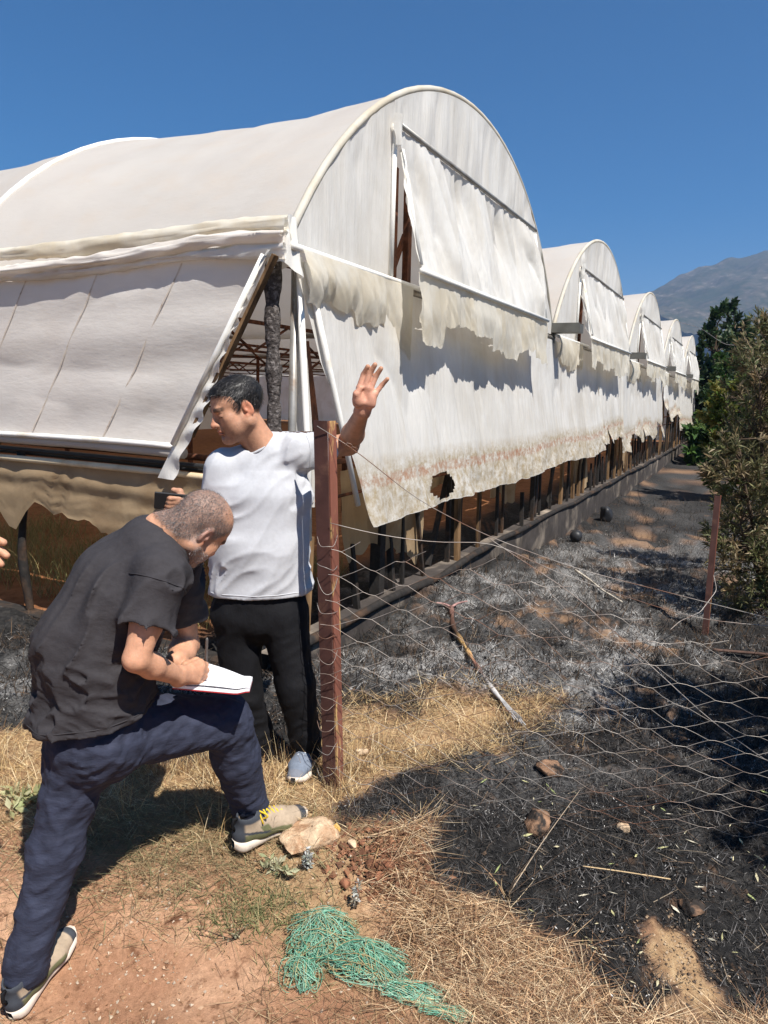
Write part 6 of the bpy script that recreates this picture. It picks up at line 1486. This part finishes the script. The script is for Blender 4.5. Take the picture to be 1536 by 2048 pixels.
SAND = mat('sandstone', (0.52, 0.38, 0.25), 0.95, 0.1, var=0.3, vscale=30, col2=(0.34, 0.20, 0.115), c2scale=16, c2th=(.46, .62), bump=1.0, bscale=38, bdist=.012)
REDS = mat('red_stone', (0.24, 0.14, 0.085), 0.9, 0.15, var=0.4, vscale=25, col2=(0.03, 0.025, 0.022), c2scale=14, c2th=(.44, .56), bump=1.0, bscale=40, bdist=.012)
def gp(px, py):
    """ground point seen at a photo pixel"""
    lo, hi = .8, 40.0
    for _ in range(40):
        m_ = (lo + hi) / 2; p = at(px, py, m_)
        if p[2] > gz(p[0], p[1]): lo = m_
        else: hi = m_
    p = at(px, py, lo); p[2] = gz(p[0], p[1]); return p
hp, tp = TOE_B
c = gp(618, 1696); rock('foot_stone', 'pale tan stone under the raised shoe', 'stone', c + np.array([0, .03, .03]), (.10, .07, .048), SAND, 3, .25, None, .4, (40, 26))
for lb, px, py, r, m_, sd in (('large rough reddish stone, nearest of the stones on the black ground', 1070, 1652, (.062, .05, .042), REDS, 11), ('reddish stone half sunk in the shade behind the netting', 1096, 1545, (.055, .05, .035), REDS, 12),
        ('small round brown stone right of the largest stone', 1246, 1660, (.026, .024, .020), SAND, 13), ('low sooty brown stone above the bare sandy spot', 1382, 1818, (.045, .04, .022), REDS, 14),
        ('small tan stone at the foot of the post', 705, 1690, (.02, .018, .013), SAND, 15), ('flat pale stone in the dry grass right of the post', 722, 1508, (.032, .025, .014), SAND, 16)):
    p = gp(px, py); rock('stone', lb, 'stone', p + np.array([0, 0, r[2] * .45]), r, m_, sd, sd, None, .42)
p = gp(672, 1664); rock('fallen_fruit', 'small round yellow fruit lying beside the tan stone', 'fruit', p + np.array([0, 0, .016]), (.0165, .0165, .017), mat('fruit', (.55, .33, .09), .6, .3, var=.2, vscale=30), 21, 0, None, .06)
for i, (px, py) in enumerate(((778, 1732), (760, 1755), (690, 1772))):
    p = gp(px, py); rock('soil_lump', ['angular red soil lump, highest of three by the straw', 'middle of three red soil lumps by the straw', 'red soil lump just above the green net'][i], 'soil lump', p + np.array([0, 0, .01]), (.022, .017, .015), mat('soil_lump', (.26, .115, .065), .95, .1, var=.25, vscale=20, bump=.6, bscale=60, bdist=.004), 30 + i, i, 'soil lumps beside the straw')

# half burnt stick
STICK = mat('burnt_stick', (1, 1, 1), .8, .2, var=.25, vscale=30, attr='col', bump=.4, bscale=60, bdist=.004)
sp = [gp(*q) for q in ((902, 1222), (905, 1260), (925, 1295), (955, 1345), (985, 1390), (1010, 1420), (1040, 1450))]
P = smooth_line([q + np.array([0, 0, .03]) for q in sp], 40); t = np.linspace(0, 1, 40)
cs = np.array([np.array([np.interp(x_, [0, .12, .3, .42, .5, .62, .7, .85, 1], ch_) for x_ in t]) for ch_ in ([.22, .10, .05, .48, .5, .24, .10, .5, .12], [.12, .05, .03, .30, .31, .11, .07, .48, .11], [.10, .035, .02, .12, .13, .08, .06, .46, .11])]).T
st = MB(); st.tube(P, .020 - .010 * t + .004 * np.sin(t * 40), 8, col=cs)
for dx, dz in ((.10, .05), (-.09, .03)): st.tube(smooth_line([P[0], P[0] + np.array([dx * .5, .05, dz * .4]), P[0] + np.array([dx * 1.3, .02, dz])], 10), np.linspace(.012, .005, 10), 6, col=(.35, .2, .18))
for k in range(4): st.tube(smooth_line([P[30], P[35] + np.array([.006 * k - .01, 0, .005]), P[39] + np.array([.015 * k - .03, -.02 * k, 0])], 8), .004, 5, col=(.35, .34, .33))
o = st.build('burnt_stick', STICK); tag(o, 'long half burnt stick with a forked end lying on the ash', 'stick')
sp = [gp(*q) for q in ((1150, 1148), (1175, 1165), (1205, 1190), (1243, 1213))]
o = MB().tube(smooth_line([q + np.array([0, 0, .04]) for q in sp], 20), np.linspace(.012, .007, 20), 6, col=(.45, .4, .33)).build('bleached_stick', STICK); tag(o, 'thin bleached stick lying on the ash farther up the path', 'stick')
sp = [gp(*q) for q in ((1425, 1308), (1470, 1312), (1536, 1318), (1600, 1325))]
o = MB().tube(smooth_line([q + np.array([0, 0, .03]) for q in sp], 14), .011, 6, col=(.10, .06, .045)).build('fallen_branch', STICK); tag(o, 'dark thin branch lying right of the thin rusty post', 'branch')
sp = [gp(*q) for q in ((1165, 1742), (1240, 1752), (1340, 1768))]
o = MB().tube(smooth_line([q + np.array([0, 0, .02]) for q in sp], 14), .0024, 5, col=(.5, .36, .2)).build('straw_stalk', STICK); tag(o, 'single long tan stalk lying flat on the black ground', 'stalk')
b0 = gp(1010, 1800)
o = MB(); rs2 = random.Random(9)
for k in range(13):
    e = at(1010 + rs2.uniform(-70, 170), 1800 - rs2.uniform(20, 130), b0[1] + rs2.uniform(-.05, .3))
    o.tube(smooth_line([b0 + np.array([rs2.uniform(-.02, .02), 0, 0]), (b0 + e) / 2 + np.array([rs2.uniform(-.02, .02), 0, .01]), e], 8), np.linspace(.0016, .0007, 8), 4, col=(.10, .07, .05) if k % 3 else (.42, .3, .17))
o.tube(smooth_line([b0, at(1080, 1690, b0[1] + .15), at(1160, 1580, b0[1] + .35)], 12), np.linspace(.0024, .001, 12), 4, col=(.36, .28, .2))
o = o.build('dead_weed', STICK); tag(o, 'spindly dead weed rising at the edge of the straw', 'weed')
# scorched pot and lumps on the far ash
BLK = mat('scorched_plastic', (.02, .02, .022), .5, .4, var=.3, vscale=12)
p = gp(1155, 1088); a = np.linspace(0, 1, 9); o = MB().tube([p + np.array([.10 * x_ - .05, .16 * x_, .085 + .03 * x_]) for x_ in a], [.03, .07, .085, .088, .085, .08, .07, .05, .02], 12).build('burnt_canister', BLK); tag(o, 'scorched black canister lying on the ash by the low wall', 'canister')
p = gp(1212, 1040); rock('burnt_lump', 'charred dark lump farther along the ash path', 'lump', p + np.array([0, 0, .08]), (.10, .10, .14), BLK, 44, 0, None, .35)

# heap of green twine netting
TWINE = mat('green_twine', (1, 1, 1), .6, .3, var=.12, vscale=40, attr='col', transl=.15)
tn = MB(); rn = np.random.default_rng(5)
lobes = [((-.16, 2.16), (.13, .09), .11), ((-.02, 2.09), (.15, .08), .085), ((-.22, 2.06), (.07, .07), .05), ((.13, 2.00), (.12, .045), .035), ((.24, 1.94), (.10, .03), .02)]
wts = np.array([.34, .30, .1, .17, .09])
for k in range(460):
    j = rn.choice(5, p=wts); (cx, cy), (rx, ry), hh = lobes[j]; m_ = 26; tt = np.linspace(0, 1, m_)
    ph = rn.uniform(0, 6.28, 6); fr = rn.uniform(.5, 2.6, 6); am = rn.uniform(.35, 1, 6); flow = rn.uniform(-1, 1)
    x = cx + rx * (.75 * np.sin(fr[0] * 6.28 * tt * .7 + ph[0]) * am[0] + .4 * np.sin(fr[1] * 6.28 * tt + ph[1]) * am[1]); y = cy + ry * (.75 * np.sin(fr[2] * 6.28 * tt * .7 + ph[2]) * am[2] + .4 * np.sin(fr[3] * 6.28 * tt + ph[3]) * am[3]) - .25 * (x - cx) * (j > 0)
    rad = np.hypot((x - cx) / rx, (y - cy) / ry); z = ground_z(x, y) + .008 + hh * np.maximum(0, 1 - .7 * rad) * (rn.uniform(.2, 1.0) + .15 * np.sin(fr[4] * 9 * tt + ph[4]))
    g = rn.uniform(0, 1); col = np.array([.09, .34, .22]) * (1 - g) + np.array([.42, .66, .50]) * g if rn.uniform() < .80 else np.array([.45, .36, .18])
    tn.tube(np.stack([x, y, z], 1), rn.uniform(.0007, .0014), 3, col=col * rn.uniform(.75, 1.15), cap=False)
o = tn.build('green_net_heap', TWINE); tag(o, 'tangled heap of turquoise green twine netting on the soil', 'net')

# small plants by the stones
def weed(name, label, cat, px, py, h, cols, kind, seed):
    r_ = np.random.default_rng(seed); b = gp(px, py); root = empty(name, b); root.location = (0, 0, 0); tag(root, label, cat); stem = MB(); lv = []; ld = []
    for k in range(kind[0]):
        tip = b + np.array([r_.normal(0, kind[1]), r_.normal(0, kind[1] * .7), h * r_.uniform(.5, 1)]); L = smooth_line([b, (b + tip) / 2 + r_.normal(0, .006, 3), tip], 9); stem.tube(L, np.linspace(.0018, .0009, 9), 4)
        for q in range(kind[2]): i = r_.integers(2, 9); lv.append(L[i]); ld.append(r_.normal(0, 1, 3) + np.array([0, 0, .3]))
    stem.build('stem', BARK, root); n = len(lv); pal = np.asarray(cols); v, f, c_ = leaves(n, np.array(lv), np.array(ld), r_.uniform(.6, 1.2, n) * kind[3], r_.uniform(.6, 1.2, n) * kind[4], pal[r_.integers(0, len(pal), n)], r_)
    mkmesh('leaves', v, f, LEAFM, root, False, attrs={'col': c_})['kind'] = 'stuff'
weed('woolly_weed', 'silvery woolly weed in front of the tan stone', 'weed', 612, 1742, .10, [(.42, .44, .42), (.55, .55, .53), (.3, .33, .28)], (6, .025, 26, .018, .009), 1)
weed('woolly_weed', 'silvery weed stalk standing just above the green net', 'weed', 712, 1818, .10, [(.4, .42, .38), (.52, .5, .46), (.3, .27, .2)], (4, .02, 26, .016, .008), 2)
weed('broad_weed', 'pale green broad leaved weed below the raised heel', 'weed', 545, 1740, .05, [(.36, .36, .22), (.44, .42, .28), (.28, .3, .16)], (6, .035, 9, .035, .018), 3)
weed('thistle', 'flat pale green thistle leaves at the left edge behind the bent man', 'thistle', 42, 1605, .05, [(.36, .36, .18), (.28, .31, .14), (.42, .4, .24)], (7, .06, 14, .055, .022), 4)
weed('dry_weed', 'sparse twiggy weed between the bent man and the net', 'weed', 470, 1880, .05, [(.3, .3, .2), (.4, .35, .22)], (9, .06, 5, .014, .005), 5)
# ================================================================== MOUNTAIN AND AIR
def build_mountain():
    ridge = [(900, 560), (1100, 590), (1230, 606), (1290, 588), (1340, 566), (1390, 545), (1420, 538), (1450, 521), (1490, 512), (1536, 499), (1640, 470), (1800, 430), (2100, 400), (2500, 420)]
    rp = np.array([at(px, py, 2600.0) for px, py in ridge])
    nx, ny = 420, 160
    xs = np.linspace(700, 4200, nx); t = np.linspace(-1, 1, ny)
    X, T = np.meshgrid(xs, t, indexing='ij')
    h = np.interp(X, rp[:, 0], rp[:, 2])
    prof = np.clip(1 - np.abs(T) ** 1.15, 0, 1)
    Y = 2600 + T * 1500
    rd = 1 - np.abs(2 * fbm2(X / 260, Y / 260, 901, 5) - 1)
    Z = h * prof + prof * (1 - prof * 0.75) * (rd - 0.6) * 260 + (fbm2(X / 60, Y / 60, 905, 4) - 0.5) * 26 * prof - 12
    m = bpy.data.materials.new('mountain_scrub'); m.use_nodes = True; n, N, Lk = nodes_of(m)
    P = N['Principled BSDF']; P.inputs['Roughness'].default_value = 0.95; P.inputs['Specular IOR Level'].default_value = 0.1
    tc = N.new('ShaderNodeTexCoord')
    q1 = N.new('ShaderNodeTexNoise'); q1.inputs['Scale'].default_value = 0.045; q1.inputs['Detail'].default_value = 9; q1.inputs['Roughness'].default_value = 0.75; Lk(tc.outputs['Object'], q1.inputs[0])
    q2 = N.new('ShaderNodeTexNoise'); q2.inputs['Scale'].default_value = 0.004; q2.inputs['Detail'].default_value = 6; Lk(tc.outputs['Object'], q2.inputs[0])
    r = N.new('ShaderNodeValToRGB'); e = r.color_ramp.elements; e[0].position = 0.42; e[0].color = (0.032, 0.038, 0.018, 1); e[1].position = 0.60; e[1].color = (0.085, 0.07, 0.05, 1)
    x_ = e.new(0.68); x_.color = (0.22, 0.19, 0.16, 1)
    mx = N.new('ShaderNodeMath'); mx.operation = 'ADD'; ml = N.new('ShaderNodeMath'); ml.operation = 'MULTIPLY_ADD'; ml.inputs[1].default_value = 0.45; ml.inputs[2].default_value = -0.22
    Lk(q2.outputs[0], ml.inputs[0]); Lk(q1.outputs[0], mx.inputs[0]); Lk(ml.outputs[0], mx.inputs[1]); Lk(mx.outputs[0], r.inputs[0]); Lk(r.outputs[0], P.inputs['Base Color'])
    o = mkmesh('mountain', np.stack([X, Y, Z], -1).reshape(-1, 3), grid_faces(nx, ny), m, None, True)
    tag(o, kind='structure')
build_mountain()
# thin summer haze between here and the mountain
hb = MB().box((700, 2400, 330), (3900, 2900, 345))
hz = hb.build('haze', None, None, False, attr=None)
hm = bpy.data.materials.new('haze_air'); hm.use_nodes = True; n, N, Lk = nodes_of(hm)
N.remove(N['Principled BSDF']); pv = N.new('ShaderNodeVolumePrincipled')
pv.inputs['Color'].default_value = (0.40, 0.62, 1.0, 1); pv.inputs['Density'].default_value = 0.00020; pv.inputs['Anisotropy'].default_value = 0.2
Lk(pv.outputs[0], N['Material Output'].inputs['Volume']); hz.data.materials.append(hm); tag(hz, kind='stuff')
# overhead wire
WR = MB().tube(smooth_line([at(1340, 640, 30), at(1400, 655, 24), at(1450, 690, 18), at(1500, 690, 13), at(1640, 640, 9)], 30), 0.006, 4).build('overhead_wire', WIRE)
tag(WR, 'thin pale cable hanging between the far gables and the bush', 'cable')
